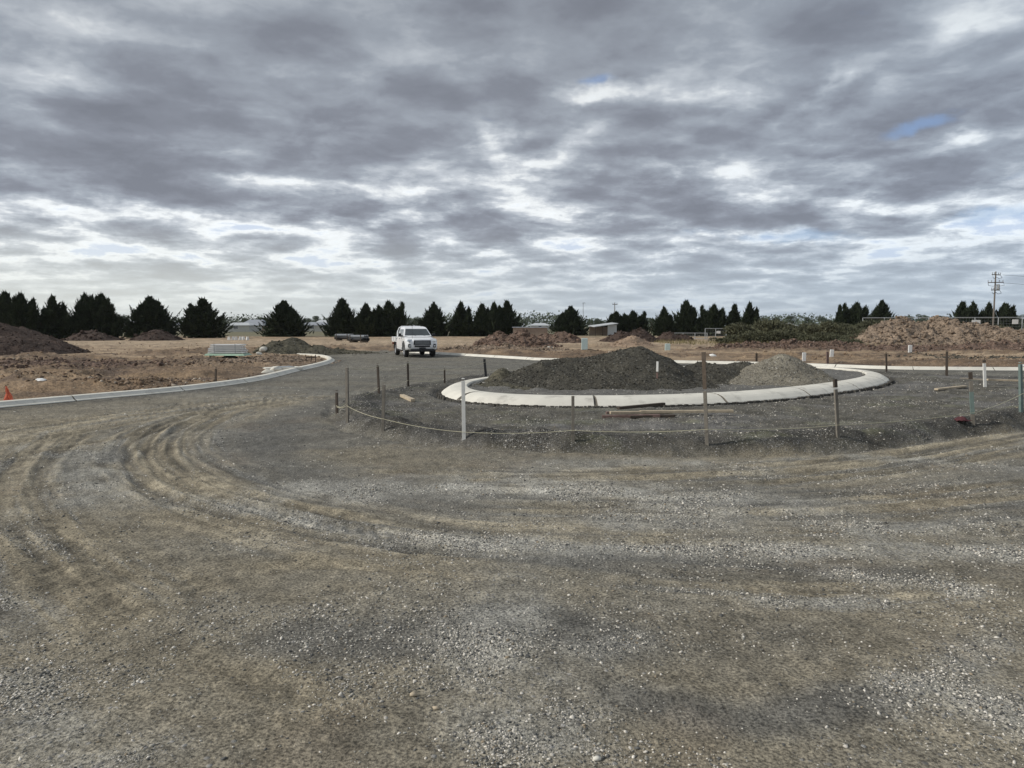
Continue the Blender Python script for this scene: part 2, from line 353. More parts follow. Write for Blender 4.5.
def site(x, y, full=True):
    """height and surface of the site. returns z, albedo rgb, chips, zone (0 road, 1 bed, 2 earth, 3 inside the ring)"""
    x = np.asarray(x, float); y = np.asarray(y, float)
    dist = np.hypot(x, y)
    near = sst(-dist, -130, -60)
    sb = np.full(x.shape, -99.); sr = np.full(x.shape, -99.); sroad = np.full(x.shape, -99.)
    m = (x > -9) & (x < 30) & (y > 6) & (y < 36)
    if m.any():
        sb[m] = sdf(x[m], y[m], BED); sr[m] = sdf(x[m], y[m], RINGMID)
    sroad = sdf(x, y, ROAD)
    earth = sst(-sroad, .30, .85)
    z = .035 * fbm(x / 4, y / 4, 2, 3)
    # --- road relief
    rough = .020 * fbm(x * .9, y * .9, 3, 11) + .011 * fbm(x * 5, y * 5, 3, 21, .6)
    patch = sst(fbm(x / 2.2, y / 1.1, 4, 31, .6), -.05, .4)
    z = z + near * rough * (1 - earth)
    dirt = .2 + sst(fbm(x / 3.0, y / 2.0, 5, 5, .7), -.3, .5) * .55
    dirt = np.maximum(dirt, .75 * np.exp(-((x + 3.3) / 1.6) ** 2 - ((y - 6.0) / 2.6) ** 2))
    dirt = np.maximum(dirt, .6 * sst(-x, 4.5, 9) * sst(y, 6, 9))
    chips = .15 * patch + .13 * sst(fbm(x * .8, y * 1.4, 4, 77, .6), .0, .5)
    dark = sst(fbm(x / 1.6 + 9, y / 1.2, 4, 55, .6), .1, .5)
    tw = np.zeros(x.shape); stk = np.zeros(x.shape)
    if full or True:
        mk = (y > 1.5) & (y < 22) & (np.abs(x) < 22)
        for P, wd in LANES:
            m = mk & (x > P[:, 0].min() - 2 * wd) & (x < P[:, 0].max() + 2 * wd) & (y > P[:, 1].min() - 2 * wd) & (y < P[:, 1].max() + 2 * wd)
            if m.any():
                d, arc, sd_ = seg_dist(x[m], y[m], P); g = np.exp(-((d + .5 * wd * fbm(x[m], y[m], 3, 151)) / wd) ** 4)
                dirt[m] *= 1 - .85 * g; chips[m] *= 1 - .5 * g; dark[m] = np.maximum(dark[m], .75 * g)
        for P, wd, am in FAM:
            lo = P.min(0) - 2.4; hi = P.max(0) + 2.4
            m = mk & (x > lo[0]) & (x < hi[0]) & (y > lo[1]) & (y < hi[1])
            if not m.any(): continue
            d, arc, sd_ = seg_dist(x[m], y[m], P); sdd = d * sd_
            tot = np.linalg.norm(np.diff(P, axis=0), axis=1).sum()
            g = np.exp(-(d / wd) ** 4) * sst(arc, 0, 1.2) * sst(-arc, -tot, -tot + 1.2) * am
            st = fbm(arc * .4, sdd * 6.5, 3, 131, .7); st2 = fbm(arc * .9, sdd * 12.0, 2, 137, .7)
            z[m] += g * (.014 * st + .010 * st2)
            dirt[m] = np.clip(dirt[m] + g * (.35 + .9 * st), 0, 1)
            stk[m] = stk[m] + g * (st * .8 + st2 * .9)
            chips[m] = chips[m] * (1 - .5 * g) + g * .55 * sst(-st, .1, .35)
        for P, wd, dep, dr in TR:
            lo = P.min(0) - 1.0; hi = P.max(0) + 1.0
            m = mk & (x > lo[0]) & (x < hi[0]) & (y > lo[1]) & (y < hi[1])
            if not m.any(): continue
            xx, yy = x[m], y[m]
            d, arc, sd_ = seg_dist(xx, yy, P)
            d = d + .05 * fbm(xx * 1.7, yy * 1.7, 2, 91)
            tot = np.linalg.norm(np.diff(P, axis=0), axis=1).sum()
            fade = sst(arc, 0, .8) * sst(-arc, -tot, -tot + .8) * (.55 + .9 * np.clip(fbm(xx * .8, yy * .8, 2, 17) + .35, 0, 1))
            g = np.exp(-(d / wd) ** 4)
            rim = np.exp(-((d - wd * 1.45) / (wd * .4)) ** 2)
            tread = np.sin((arc + sd_ * d * .8) * 2 * math.pi / .16) * sst(-yy, -9.5, -6.0)
            z[m] += fade * (dep * .85) * (-1.0 * g + .75 * rim + .30 * g * tread)
            tw[m] = np.maximum(tw[m], fade * g * .9 * min(1, dr * 1.2))
            dirt[m] = np.clip(dirt[m] + fade * (g + .5 * rim) * dr, 0, 1)
            chips[m] *= 1 - .6 * fade * g
        for P, wd, am in CP:
            lo = P.min(0) - 3 * wd; hi = P.max(0) + 3 * wd
            m = mk & (x > lo[0]) & (x < hi[0]) & (y > lo[1]) & (y < hi[1])
            if not m.any(): continue
            d, arc, sd_ = seg_dist(x[m], y[m], P)
            d = np.abs(d + .8 * wd * fbm(x[m] * 2, y[m] * 2, 3, 8))
            g = np.exp(-(d / wd) ** 2) * np.clip(.75 + .9 * fbm(x[m] * 3, y[m] * 3, 3, 9), 0, 1.2)
            chips[m] = np.maximum(chips[m], am * g); dirt[m] *= 1 - .6 * g
            z[m] += .010 * g * am
        m = mk & (y < 4.5)
        if m.any():
            d, arc, sd_ = seg_dist(x[m], y[m], LIME)
            g = np.exp(-(d / .018) ** 2) * sst(fbm(x[m] * 9, y[m] * 9, 2, 14), -.35, .1)
            chips[m] = np.maximum(chips[m], 1.6 * g)
    # --- colours of the road
    gr = np.array([.158, .150, .128]); di = np.array([.245, .211, .150]); dk = np.array([.080, .080, .079]); ch_ = np.array([.47, .455, .40])
    v = 1 + .22 * fbm(x * .9, y * 1.2, 6, 41, .75) + .38 * fbm(x * 9, y * 9, 3, 42, .75)
    def lerp(a, b_, t): return a + (b_ - a) * t[..., None]
    col = np.broadcast_to(gr, x.shape + (3,)).copy()
    col = lerp(col, dk, dark * .6 * (1 - dirt))
    col = lerp(col, di, dirt * .9)
    col = lerp(col, ch_, np.clip(chips, 0, 1.3) * .58)
    red = sst(fbm(x * 1.3 + 4, y * 1.3, 4, 63), .28, .5)
    col = lerp(col, np.array([.20, .15, .10]), red * .15)
    col = col * (1 - .35 * np.clip(tw, 0, 1) * (fbm(x * 5, y * 5, 2, 64) > -.1))[..., None]
    col = col * (1 + np.clip(stk * .75, -.5, .5))[..., None]
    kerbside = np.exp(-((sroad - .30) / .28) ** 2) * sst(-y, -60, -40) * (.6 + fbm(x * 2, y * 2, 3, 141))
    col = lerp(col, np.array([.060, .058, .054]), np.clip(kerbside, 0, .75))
    far_road = sst(y, 14, 22)
    col = lerp(col, np.array([.122, .120, .106]), far_road * .55)
    col *= v[..., None]
    # --- bed round the island
    bedm = sst(sb, -.25, .10)
    edge = sb + .30 * fbm(x * 1.3, y * 1.3, 3, 71)
    zb = BEDZ * sst(edge, -.15, .35) + .09 * (.15 + .85 * sst(-y, -21, -16)) * np.exp(-((edge - .45) / .32) ** 2) * (1 + 1.2 * fbm(x * 2, y * 2, 3, 72)) - .05 * np.exp(-((edge + .12) / .14) ** 2) * (sb > -1)
    zb = zb + .045 * fbm(x * 3, y * 3, 4, 73, .6) * sst(edge, -.2, .5) * (sb > -1)
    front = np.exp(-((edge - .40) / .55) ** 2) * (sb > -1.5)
    z = z + np.where(sb > -1, zb, 0)
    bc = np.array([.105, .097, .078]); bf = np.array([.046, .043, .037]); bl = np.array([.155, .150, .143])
    cb = np.broadcast_to(bc, x.shape + (3,)).copy()
    cb = lerp(cb, bl, sst(fbm(x * .6, y * .9, 4, 81, .6), -.05, .4) * .7)
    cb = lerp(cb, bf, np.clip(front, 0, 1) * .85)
    cb = lerp(cb, np.array([.145, .150, .085]), sst(fbm(x * .9 + 3, y * 1.5, 3, 83), .22, .5) * .35)
    cb *= (1 + .7 * fbm(x * 4, y * 4, 4, 82, .65))[..., None]
    col = lerp(col, cb, bedm)
    chips = chips * (1 - bedm) + bedm * (.25 + .5 * sst(fbm(x * 2, y * 2, 3, 85), 0, .4))
    z = z * (.10 + .90 * sst(sroad, .3, 1.3)); z = np.where(sr > -.80, np.minimum(z, .105), z)
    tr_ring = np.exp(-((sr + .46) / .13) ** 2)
    z = z - .06 * tr_ring * (1 + 1.5 * fbm(x * 7, y * 7, 2, 88)); col = lerp(col, np.array([.045, .043, .038]), np.clip(tr_ring * 1.3, 0, .9))  # shallow trench in the exposed base; shadow under the kerb painted into its colour
    # --- inside the island
    rin = sst(sr, -.02, .03)
    z = z * (1 - rin) + rin * (KTOP - .06 + .03 * fbm(x * 3, y * 3, 3, 86))
    col = lerp(col, np.array([.135, .130, .118]) * (1 + .5 * fbm(x * 4, y * 4, 3, 87))[..., None], rin)
    # --- earth beyond the kerbs
    behind = -sroad
    amp = near * sst(behind, .8, 2.0)
    flat = sst(fbm(x / 9, y / 4.5, 3, 101), -.1, .25)
    flat = flat * (.25 + .75 * sst(y, 27, 40)); flat = np.maximum(flat, sst(y, 58, 75) * .85)
    rl = 1 - np.abs(fbm(x * .45, y * .45, 3, 102)) * 2
    ze = .09 + amp * (.02 + (1 - flat) * (.16 * np.clip(rl, 0, 1) ** 2 + .16 * fbm(x * 1.1, y * 1.1, 3, 103) + .07 * fbm(x * 4, y * 4, 3, 104, .6)))
    z = z * (1 - earth) + earth * ze
    sand = np.array([.40, .30, .20]); brn = np.array([.185, .130, .085]); org = np.array([.35, .245, .145]); dkb = np.array([.085, .062, .048])
    nr_ = .58 + .42 * sst(y, 30, 42)
    ce = np.broadcast_to(brn, x.shape + (3,)).copy()
    n = fbm(x / 3, y / 1.6, 5, 111, .6)
    ce = lerp(ce, sand, np.clip((flat * .8 + sst(n, 0, .5) * .6) * nr_, 0, 1))
    ce = lerp(ce, org, sst(fbm(x / 5, y / 2.4, 4, 112, .6), .1, .45) * .55 * nr_)
    ce = lerp(ce, dkb, sst(fbm(x / 1.7, y / .9, 4, 113, .6), .05, .45) * .8 * (1 - .6 * flat))
    pale = sst(y, 50, 66) * sst(-y, -100, -80)
    ce = lerp(ce, np.array([.40, .31, .215]), pale * .75)
    ce *= (1 + .45 * fbm(x * 1.5, y * 1.5, 4, 114, .65))[..., None]
    field = sst(y, 105, 135)
    n2 = fbm(x / 30, y / 40, 3, 121)
    cf = lerp(np.broadcast_to(np.array([.17, .155, .095]), x.shape + (3,)).copy(), np.array([.15, .145, .095]), sst(n2, -.1, .3))
    ce = lerp(ce, cf, field)
    col = lerp(col, ce, sst(-sroad, .15, .30))
    chips = chips * (1 - earth) + earth * .06 * (1 - field)
    z = z * (.0 + sst(-dist, -900, -150))
    zone = np.where(sroad < -.2, 2, np.where(sr > 0, 3, np.where(sb > 0, 1, 0)))
    return z, np.clip(col, .01, .9), np.clip(chips, 0, 1.6), zone, tw

def H(x, y):
    z = site(np.array([x, x]), np.array([y, y]))[0]; return float(z[0])
def ground_pt(px, py):
    zs = np.linspace(.45, -.12, 60); P = np.array([gz(px, py, z) for z in zs])
    g = site(P[:, 0], P[:, 1])[0]; k = int(np.argmax(g >= zs)) if (g >= zs).any() else len(zs) - 1
    return float(P[k, 0]), float(P[k, 1]), float(g[k])

# ------------------------------------------------------------------ mesh helpers
class MB:
    def __init__(s): s.v = []; s.f = []; s.mi = []; s.cur = 0
    def add(s, V, Fc):
        o = len(s.v); s.v += [tuple(p) for p in V]; s.f += [tuple(i + o for i in f) for f in Fc]; s.mi += [s.cur] * len(Fc); return s
    def box(s, c, d, M=None, taper=1.0, bev=0):
        x, y, z = [q / 2 for q in d]; t = taper
        V = [(-x, -y, -z), (x, -y, -z), (x, y, -z), (-x, y, -z), (-x * t, -y * t, z), (x * t, -y * t, z), (x * t, y * t, z), (-x * t, y * t, z)]
        V = [Vector(p) for p in V]
        if M is not None: V = [M @ p for p in V]
        V = [p + Vector(c) for p in V]
        return s.add(V, [(3, 2, 1, 0), (4, 5, 6, 7), (0, 1, 5, 4), (1, 2, 6, 5), (2, 3, 7, 6), (3, 0, 4, 7)])
    def tube(s, P, r, n=8, caps=True):
        P = [Vector(p) for p in P]; rr = r if isinstance(r, (list, tuple)) else [r] * len(P)
        V = []; Fc = []
        for i, p in enumerate(P):
            t = (P[min(i + 1, len(P) - 1)] - P[max(i - 1, 0)]).normalized()
            a = t.cross(Vector((0, 0, 1)) if abs(t.z) < .9 else Vector((1, 0, 0))).normalized(); b_ = t.cross(a)
            for k in range(n):
                th = 2 * math.pi * k / n
                V.append(p + a * (rr[i] * math.cos(th)) + b_ * (rr[i] * math.sin(th)))
        for i in range(len(P) - 1):
            for k in range(n):
                k2 = (k + 1) % n
                Fc.append((i * n + k, i * n + k2, (i + 1) * n + k2, (i + 1) * n + k))
        if caps: Fc += [tuple(range(n - 1, -1, -1)), tuple((len(P) - 1) * n + k for k in range(n))]
        return s.add(V, Fc)
    def lathe(s, prof, axis='Z', c=(0, 0, 0), n=24):
        V = []; Fc = []
        for (r, h) in prof:
            for k in range(n):
                th = 2 * math.pi * k / n
                p = (r * math.cos(th), r * math.sin(th), h)
                if axis == 'Y': p = (p[0], p[2], p[1])
                if axis == 'X': p = (p[2], p[0], p[1])
                V.append(Vector(p) + Vector(c))
        for i in range(len(prof) - 1):
            for k in range(n):
                k2 = (k + 1) % n; Fc.append((i * n + k, i * n + k2, (i + 1) * n + k2, (i + 1) * n + k))
        return s.add(V, Fc)
    def prism(s, poly, y0, y1):
        """polygon in x,z extruded along y"""
        n = len(poly); V = [(p[0], y0, p[1]) for p in poly] + [(p[0], y1, p[1]) for p in poly]
        return s.add(V, [tuple(range(n)), tuple(range(2 * n - 1, n - 1, -1))] + [(i, i + n, (i + 1) % n + n, (i + 1) % n) for i in range(n)])
    def build(s, name, mat, parent=None, smooth=False, bevel=0, loc=None):
        me = bpy.data.meshes.new(name); me.from_pydata(s.v, [], s.f); me.validate()
        mats = mat if isinstance(mat, (list, tuple)) else [mat]
        for m_ in mats: me.materials.append(m_)
        if len(mats) > 1: me.polygons.foreach_set('material_index', s.mi[:len(me.polygons)])
        if smooth: me.polygons.foreach_set('use_smooth', [True] * len(me.polygons))
        o = bpy.data.objects.new(name, me); COL.objects.link(o)
        if parent is not None: o.parent = parent
        if loc is not None: o.location = loc
        if bevel:
            bv = o.modifiers.new('bevel', 'BEVEL'); bv.width = bevel; bv.segments = 2; bv.limit_method = 'ANGLE'; bv.angle_limit = R(35)
        return o

def np_mesh(name, V, Fc, mat, smooth=False, attrs=None, parent=None):
    """V (n,3), Fc (m,k) numpy"""
    me = bpy.data.meshes.new(name); k = Fc.shape[1]
    me.vertices.add(len(V)); me.vertices.foreach_set('co', V.astype(np.float32).ravel())
    me.loops.add(Fc.size); me.loops.foreach_set('vertex_index', Fc.astype(np.int32).ravel())
    me.polygons.add(len(Fc)); me.polygons.foreach_set('loop_start', np.arange(0, Fc.size, k, dtype=np.int32))
    me.polygons.foreach_set('loop_total', np.full(len(Fc), k, dtype=np.int32))
    if smooth: me.polygons.foreach_set('use_smooth', np.ones(len(Fc), bool))
    me.update(calc_edges=True); me.materials.append(mat)
    for an, (ty, arr) in (attrs or {}).items():
        at_ = me.attributes.new(an, ty, 'POINT')
        at_.data.foreach_set('color' if ty == 'FLOAT_COLOR' else 'value', arr.astype(np.float32).ravel())
    o = bpy.data.objects.new(name, me); COL.objects.link(o)
    if parent is not None: o.parent = parent
    return o

def tag(o, label=None, cat=None, group=None, kind=None):
    if label: o['label'] = label
    if cat: o['category'] = cat
    if group: o['group'] = group
    if kind: o['kind'] = kind
    return o
def empty(name, loc, rz=0):
    o = bpy.data.objects.new(name, None); COL.objects.link(o); o.location = loc; o.rotation_euler = (0, 0, rz); o.empty_display_size = .2
    return o
def kids(o): return [c for c in bpy.data.objects if c.parent == o]
def copy_tree(o, parent=None):
    c = o.copy(); COL.objects.link(c); c.parent = parent
    for ch in kids(o):
        if ch is not c: copy_tree(ch, c)
    return c

# ------------------------------------------------------------------ materials
def mat(name, base, rough=.8, var=.25, scale=6., bump=.0, bscale=40., metallic=0., spec=.3, coat=0., extra=None, detail=5):
    m = bpy.data.materials.new(name); m.use_nodes = True; nt = m.node_tree; b = NB(nt)
    p = nt.nodes['Principled BSDF']
    tc = b.node('ShaderNodeTexCoord').outputs['Object']
    n = b.noise(tc, scale, detail, .6)
    f = b.mr(n, .25, .75, 1 - var, 1 + var)
    col = b.vm('SCALE', tuple(base), sc=f)
    if extra:
        c2, sc2, lo, hi = extra
        col = b.mix(b.mr(b.noise(b.vm('ADD', tc, (3.1, 8.2, 1.7)), sc2, 5, .6), lo, hi, 0, 1), col, tuple(c2))
    nt.links.new(col, p.inputs['Base Color'])
    p.inputs['Roughness'].default_value = rough; p.inputs['Metallic'].default_value = metallic
    p.inputs['Specular IOR Level'].default_value = spec
    if coat: p.inputs['Coat Weight'].default_value = coat; p.inputs['Coat Roughness'].default_value = .08
    if bump:
        bn = b.node('ShaderNodeBump'); bn.inputs['Distance'].default_value = bump; bn.inputs['Strength'].default_value = 1
        nt.links.new(b.noise(tc, bscale, 4, .6), bn.inputs['Height']); nt.links.new(bn.outputs[0], p.inputs['Normal'])
    return m

def soil_mat(name, attr=True, base=(.1, .1, .1), cell=45., big=7., stone=(.30, .29, .27), chipk=.35, bump=.012, contrast=.55):
    """loose ground: vertex albedo (or a base colour) broken up by stones of several sizes"""
    m = bpy.data.materials.new(name); m.use_nodes = True; nt = m.node_tree; b = NB(nt)
    p = nt.nodes['Principled BSDF']
    pos = b.node('ShaderNodeNewGeometry').outputs['Position']
    if attr:
        a = b.node('ShaderNodeAttribute', attribute_name='alb').outputs['Color']
        ch = b.node('ShaderNodeAttribute', attribute_name='chips').outputs['Fac']
    else:
        a = b.vm('SCALE', tuple(base), sc=b.mr(b.noise(pos, big * .25, 5, .65), .25, .75, .6, 1.45)); ch = chipk
    n = b.noise(pos, cell * .8, 4, .65); nb = b.noise(pos, big, 5, .65)
    f = b.m('MULTIPLY', b.mr(n, .36, .64, 1 - contrast, 1 + contrast), b.mr(nb, .32, .68, .90, 1.11))
    col = b.vm('SCALE', a, sc=f)
    hs = None
    for (sc, kk, th) in ((cell, .85, .62), (cell * .42, .6, .80)):
        v = b.node('ShaderNodeTexVoronoi', feature='F1'); b.inp(v.inputs['Vector'], pos); v.inputs['Scale'].default_value = sc
        rs = b.node('ShaderNodeSeparateColor'); nt.links.new(v.outputs['Color'], rs.inputs[0])
        # a cell is a stone when its random number is under the chip density
        dens = b.m('MULTIPLY', ch, kk) if not isinstance(ch, float) else ch * kk
        isst = b.m('LESS_THAN', rs.outputs[0], dens)
        shape = b.mr(v.outputs['Distance'], .30, .46, 1, 0)
        k = b.m('MULTIPLY', isst, shape)
        scol = b.vm('SCALE', tuple(stone), sc=b.mr(rs.outputs[1], 0, 1, .35, 1.35))
        col = b.mix(b.m('MULTIPLY', k, .9), col, scol)
        hh = b.m('MULTIPLY', b.m('MULTIPLY', k, b.mr(v.outputs['Distance'], 0, .5, 1, .2)), .5 * 45. / sc)
        hs = hh if hs is None else b.m('ADD', hs, hh)
    nt.links.new(col, p.inputs['Base Color'])
    p.inputs['Roughness'].default_value = .92; p.inputs['Specular IOR Level'].default_value = .25
    bn = b.node('ShaderNodeBump'); bn.inputs['Distance'].default_value = bump; bn.inputs['Strength'].default_value = .9
    ht = b.m('ADD', b.m('MULTIPLY', hs, .8), b.m('ADD', b.m('MULTIPLY', n, .7), b.m('MULTIPLY', nb, 2.2)))
    nt.links.new(ht, bn.inputs['Height']); nt.links.new(bn.outputs[0], p.inputs['Normal'])
    return m

M_ground = soil_mat('loose_gravel', True, cell=75., big=8., chipk=.35, contrast=.62, bump=.016)
M_earth = soil_mat('turned_earth', True, cell=22., big=3., stone=(.42, .36, .28), bump=.05, contrast=.45)
M_conc = mat('kerb_concrete', (.68, .655, .58), .85, .12, 1.6, .002, 60, extra=((.36, .34, .30), 2.3, .56, .80))
M_footing = mat('rough_footing', (.085, .079, .068), .95, .4, 14, .02, 30)
M_joint = mat('dirty_saw_cut', (.16, .145, .12), .95, .3, 10)
M_rock = mat('stone_chips', (.34, .33, .31), .9, .5, 25.)
M_wood = mat('weathered_stake_wood', (.19, .172, .145), .85, .3, 12, .001, 60)
M_woodd = mat('dark_stake_wood', (.075, .060, .048), .85, .3, 12)
M_woodm = mat('brown_stake_wood', (.125, .098, .075), .85, .3, 12)
M_woodp = mat('pale_timber', (.48, .40, .29), .8, .25, 10)
M_woodr = mat('reddish_timber', (.17, .115, .10), .85, .35, 8)
M_white = mat('white_painted_wood', (.74, .73, .69), .6, .12, 9)
M_green = mat('green_paint', (.15, .20, .185), .6, .25, 9)
M_string = mat('yellow_string', (.56, .53, .38), .8, .1, 3)
M_orange = mat('orange_plastic', (.62, .15, .08), .5, .2, 6)
M_steel = mat('galvanised_steel', (.42, .44, .45), .45, .15, 5, metallic=.6)
M_black = mat('black_plastic', (.025, .026, .028), .5, .2, 8)
M_sign = mat('white_sign_panel', (.78, .78, .76), .5, .05, 3)
M_teal = mat('pale_teal_panel', (.52, .63, .61), .6, .12, 3)
M_paint = mat('white_car_paint', (.87, .88, .89), .3, .03, 2, spec=.5, coat=.6)
M_tyre = mat('tyre_rubber', (.03, .03, .03), .85, .2, 12)
M_rim = mat('alloy_rim', (.55, .56, .58), .35, .1, 8, metallic=.7)
M_red = mat('red_lamp_lens', (.35, .03, .03), .3, .1, 8)
M_roofg = mat('grey_roof_tiles', (.30, .32, .35), .7, .15, 2)
M_roofl = mat('pale_metal_roof', (.50, .52, .53), .5, .1, 1)
M_wallw = mat('rendered_wall', (.55, .54, .50), .85, .1, 1)
M_wallb = mat('brick_wall', (.32, .25, .20), .9, .15, 3)
M_bark = mat('bark', (.10, .075, .055), .95, .3, 5)
M_polew = mat('pole_timber', (.17, .15, .13), .9, .25, 3)
M_crown = mat('conifer_foliage', (.034, .046, .024), .8, .45, 1.4, spec=.15)
M_gum = mat('gum_foliage', (.075, .095, .055), .8, .35, .5, spec=.15)
M_bush = mat('shrub_foliage', (.105, .108, .068), .8, .65, 1.4, spec=.15)
M_grass = mat('dry_grass', (.21, .18, .09), .9, .4, 2)
def glass_mat():
    m = bpy.data.materials.new('tinted_glass'); m.use_nodes = True; p = m.node_tree.nodes['Principled BSDF']; b = NB(m.node_tree)
    tc = b.node('ShaderNodeTexCoord').outputs['Object']
    m.node_tree.links.new(b.vm('SCALE', (.05, .06, .065), sc=b.mr(b.noise(tc, 2, 2), .3, .7, .8, 1.2)), p.inputs['Base Color'])
    p.inputs['Roughness'].default_value = .06; p.inputs['Specular IOR Level'].default_value = .8
    return m
M_glass = glass_mat()
M_lens = mat('clear_lamp_lens', (.62, .65, .68), .12, .15, 14, spec=.8, metallic=.3)

def heap_mat(name, base, second, stone, cell=16., chip=.25, bump=.06):
    m = soil_mat(name, False, base, cell, 3., stone, chip, bump, .45)
    return m
M_hdark = heap_mat('dark_crushed_rock', (.055, .051, .040), None, (.17, .162, .135), 26, .42, .03)
M_hgrey = heap_mat('grey_crushed_rock', (.165, .150, .118), None, (.34, .32, .28), 28, .45, .025)
M_hbrown = heap_mat('dark_brown_soil', (.055, .037, .029), None, (.22, .17, .14), 12, .12, .06)
M_hred = heap_mat('reddish_rubble_soil', (.150, .103, .078), None, (.34, .26, .21), 9, .28, .09)
M_htan = heap_mat('light_brown_soil', (.240, .183, .135), None, (.42, .34, .27), 9, .25, .09)
M_holive = heap_mat('olive_grey_soil', (.085, .078, .055), None, (.17, .16, .13), 14, .25, .05)
M_sandh = heap_mat('sandy_soil', (.26, .19, .135), None, (.36, .28, .2), 12, .1, .03)

# ------------------------------------------------------------------ ground sheets
def build_ground():
    s = np.concatenate([np.arange(452, 60, -1.0), np.arange(60, 9, -.45), np.geomspace(9, .38, 46)])
    Yf = CH * F / s
    Yr = np.concatenate([np.linspace(-45, 2.6, 60), Yf])
    uf = np.linspace(-.76, .76, 1100)
    uo = np.concatenate([np.linspace(.765, 1.3, 90), np.geomspace(1.33, 14, 40)])
    U = np.concatenate([-uo[::-1], uf, uo])
    wv = np.sqrt(Yr ** 2 + 9)
    X = wv[:, None] * U[None, :]; Y = np.repeat(Yr[:, None], len(U), 1)
    Z = np.zeros(X.shape); A = np.zeros(X.shape + (3,)); C_ = np.zeros(X.shape); Zn = np.zeros(X.shape, int)
    for r in range(0, len(Yr), 60):
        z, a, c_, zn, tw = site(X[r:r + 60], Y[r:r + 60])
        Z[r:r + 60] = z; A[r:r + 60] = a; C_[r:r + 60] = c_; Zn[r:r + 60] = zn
    nr, nc = X.shape
    idx = np.arange(nr * nc).reshape(nr, nc)
    q = np.stack([idx[:-1, :-1], idx[:-1, 1:], idx[1:, 1:], idx[1:, :-1]], -1).reshape(-1, 4)
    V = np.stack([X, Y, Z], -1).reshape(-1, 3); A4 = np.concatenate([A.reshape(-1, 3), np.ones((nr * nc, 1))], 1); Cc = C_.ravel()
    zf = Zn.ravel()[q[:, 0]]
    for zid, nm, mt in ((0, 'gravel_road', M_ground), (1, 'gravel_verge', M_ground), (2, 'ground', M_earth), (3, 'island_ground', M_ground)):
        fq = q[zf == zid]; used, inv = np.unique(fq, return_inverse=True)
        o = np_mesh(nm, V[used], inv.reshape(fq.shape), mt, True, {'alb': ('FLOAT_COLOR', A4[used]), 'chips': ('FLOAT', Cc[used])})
        tag(o, kind='structure')
build_ground()

# ------------------------------------------------------------------ loose stones and clods
ICO = None
def blob_proto(seed):
    r = np.random.RandomState(seed)
    t = (1 + 5 ** .5) / 2
    V = np.array([(-1, t, 0), (1, t, 0), (-1, -t, 0), (1, -t, 0), (0, -1, t), (0, 1, t), (0, -1, -t), (0, 1, -t), (t, 0, -1), (t, 0, 1), (-t, 0, -1), (-t, 0, 1)], float)
    V /= np.linalg.norm(V[0]); V *= (1 + r.uniform(-.28, .28, (12, 1)))
    Fc = np.array([(0, 11, 5), (0, 5, 1), (0, 1, 7), (0, 7, 10), (0, 10, 11), (1, 5, 9), (5, 11, 4), (11, 10, 2), (10, 7, 6), (7, 1, 8),
                   (3, 9, 4), (3, 4, 2), (3, 2, 6), (3, 6, 8), (3, 8, 9), (4, 9, 5), (2, 4, 11), (6, 2, 10), (8, 6, 7), (9, 8, 1)])
    return V, Fc
PROT = [blob_proto(i) for i in range(12)]
def blobs(x, y, z, size, rs, flat=.6):
    """many jittered stones as V,F"""
    Vs = []; Fs = []; o = 0
    pid = rs.randint(0, 12, len(x))
    for k in range(12):
        m = pid == k; n = m.sum()
        if not n: continue
        P, Fc = PROT[k]
        th = rs.uniform(0, 2 * math.pi, n); c_, s_ = np.cos(th), np.sin(th)
        sx = size[m] * rs.uniform(.7, 1.3, n); sy = size[m] * rs.uniform(.6, 1.0, n); sz = size[m] * flat * rs.uniform(.6, 1.2, n)
        px_ = P[None, :, 0] * sx[:, None]; py_ = P[None, :, 1] * sy[:, None]; pz_ = P[None, :, 2] * sz[:, None]
        tl = rs.uniform(-.5, .5, n)[:, None]
        pz2 = pz_ + px_ * tl
        X = px_ * c_[:, None] - py_ * s_[:, None] + x[m][:, None]
        Y = px_ * s_[:, None] + py_ * c_[:, None] + y[m][:, None]
        Z = pz2 + z[m][:, None]
        Vs.append(np.stack([X, Y, Z], -1).reshape(-1, 3))
        Fs.append((Fc[None] + (np.arange(n) * 12)[:, None, None] + o).reshape(-1, 3)); o += n * 12
    return np.concatenate(Vs), np.concatenate(Fs)

def stone_material():
    m = bpy.data.materials.new('loose_stone'); m.use_nodes = True; nt = m.node_tree; b = NB(nt); p = nt.nodes['Principled BSDF']
    a = b.node('ShaderNodeAttribute', attribute_name='alb').outputs['Color']
    pos = b.node('ShaderNodeNewGeometry').outputs['Position']
    nt.links.new(b.vm('SCALE', a, sc=b.mr(b.noise(pos, 90, 3), .3, .7, .75, 1.25)), p.inputs['Base Color'])
    p.inputs['Roughness'].default_value = .88; p.inputs['Specular IOR Level'].default_value = .3
    return m
M_stone = stone_material()

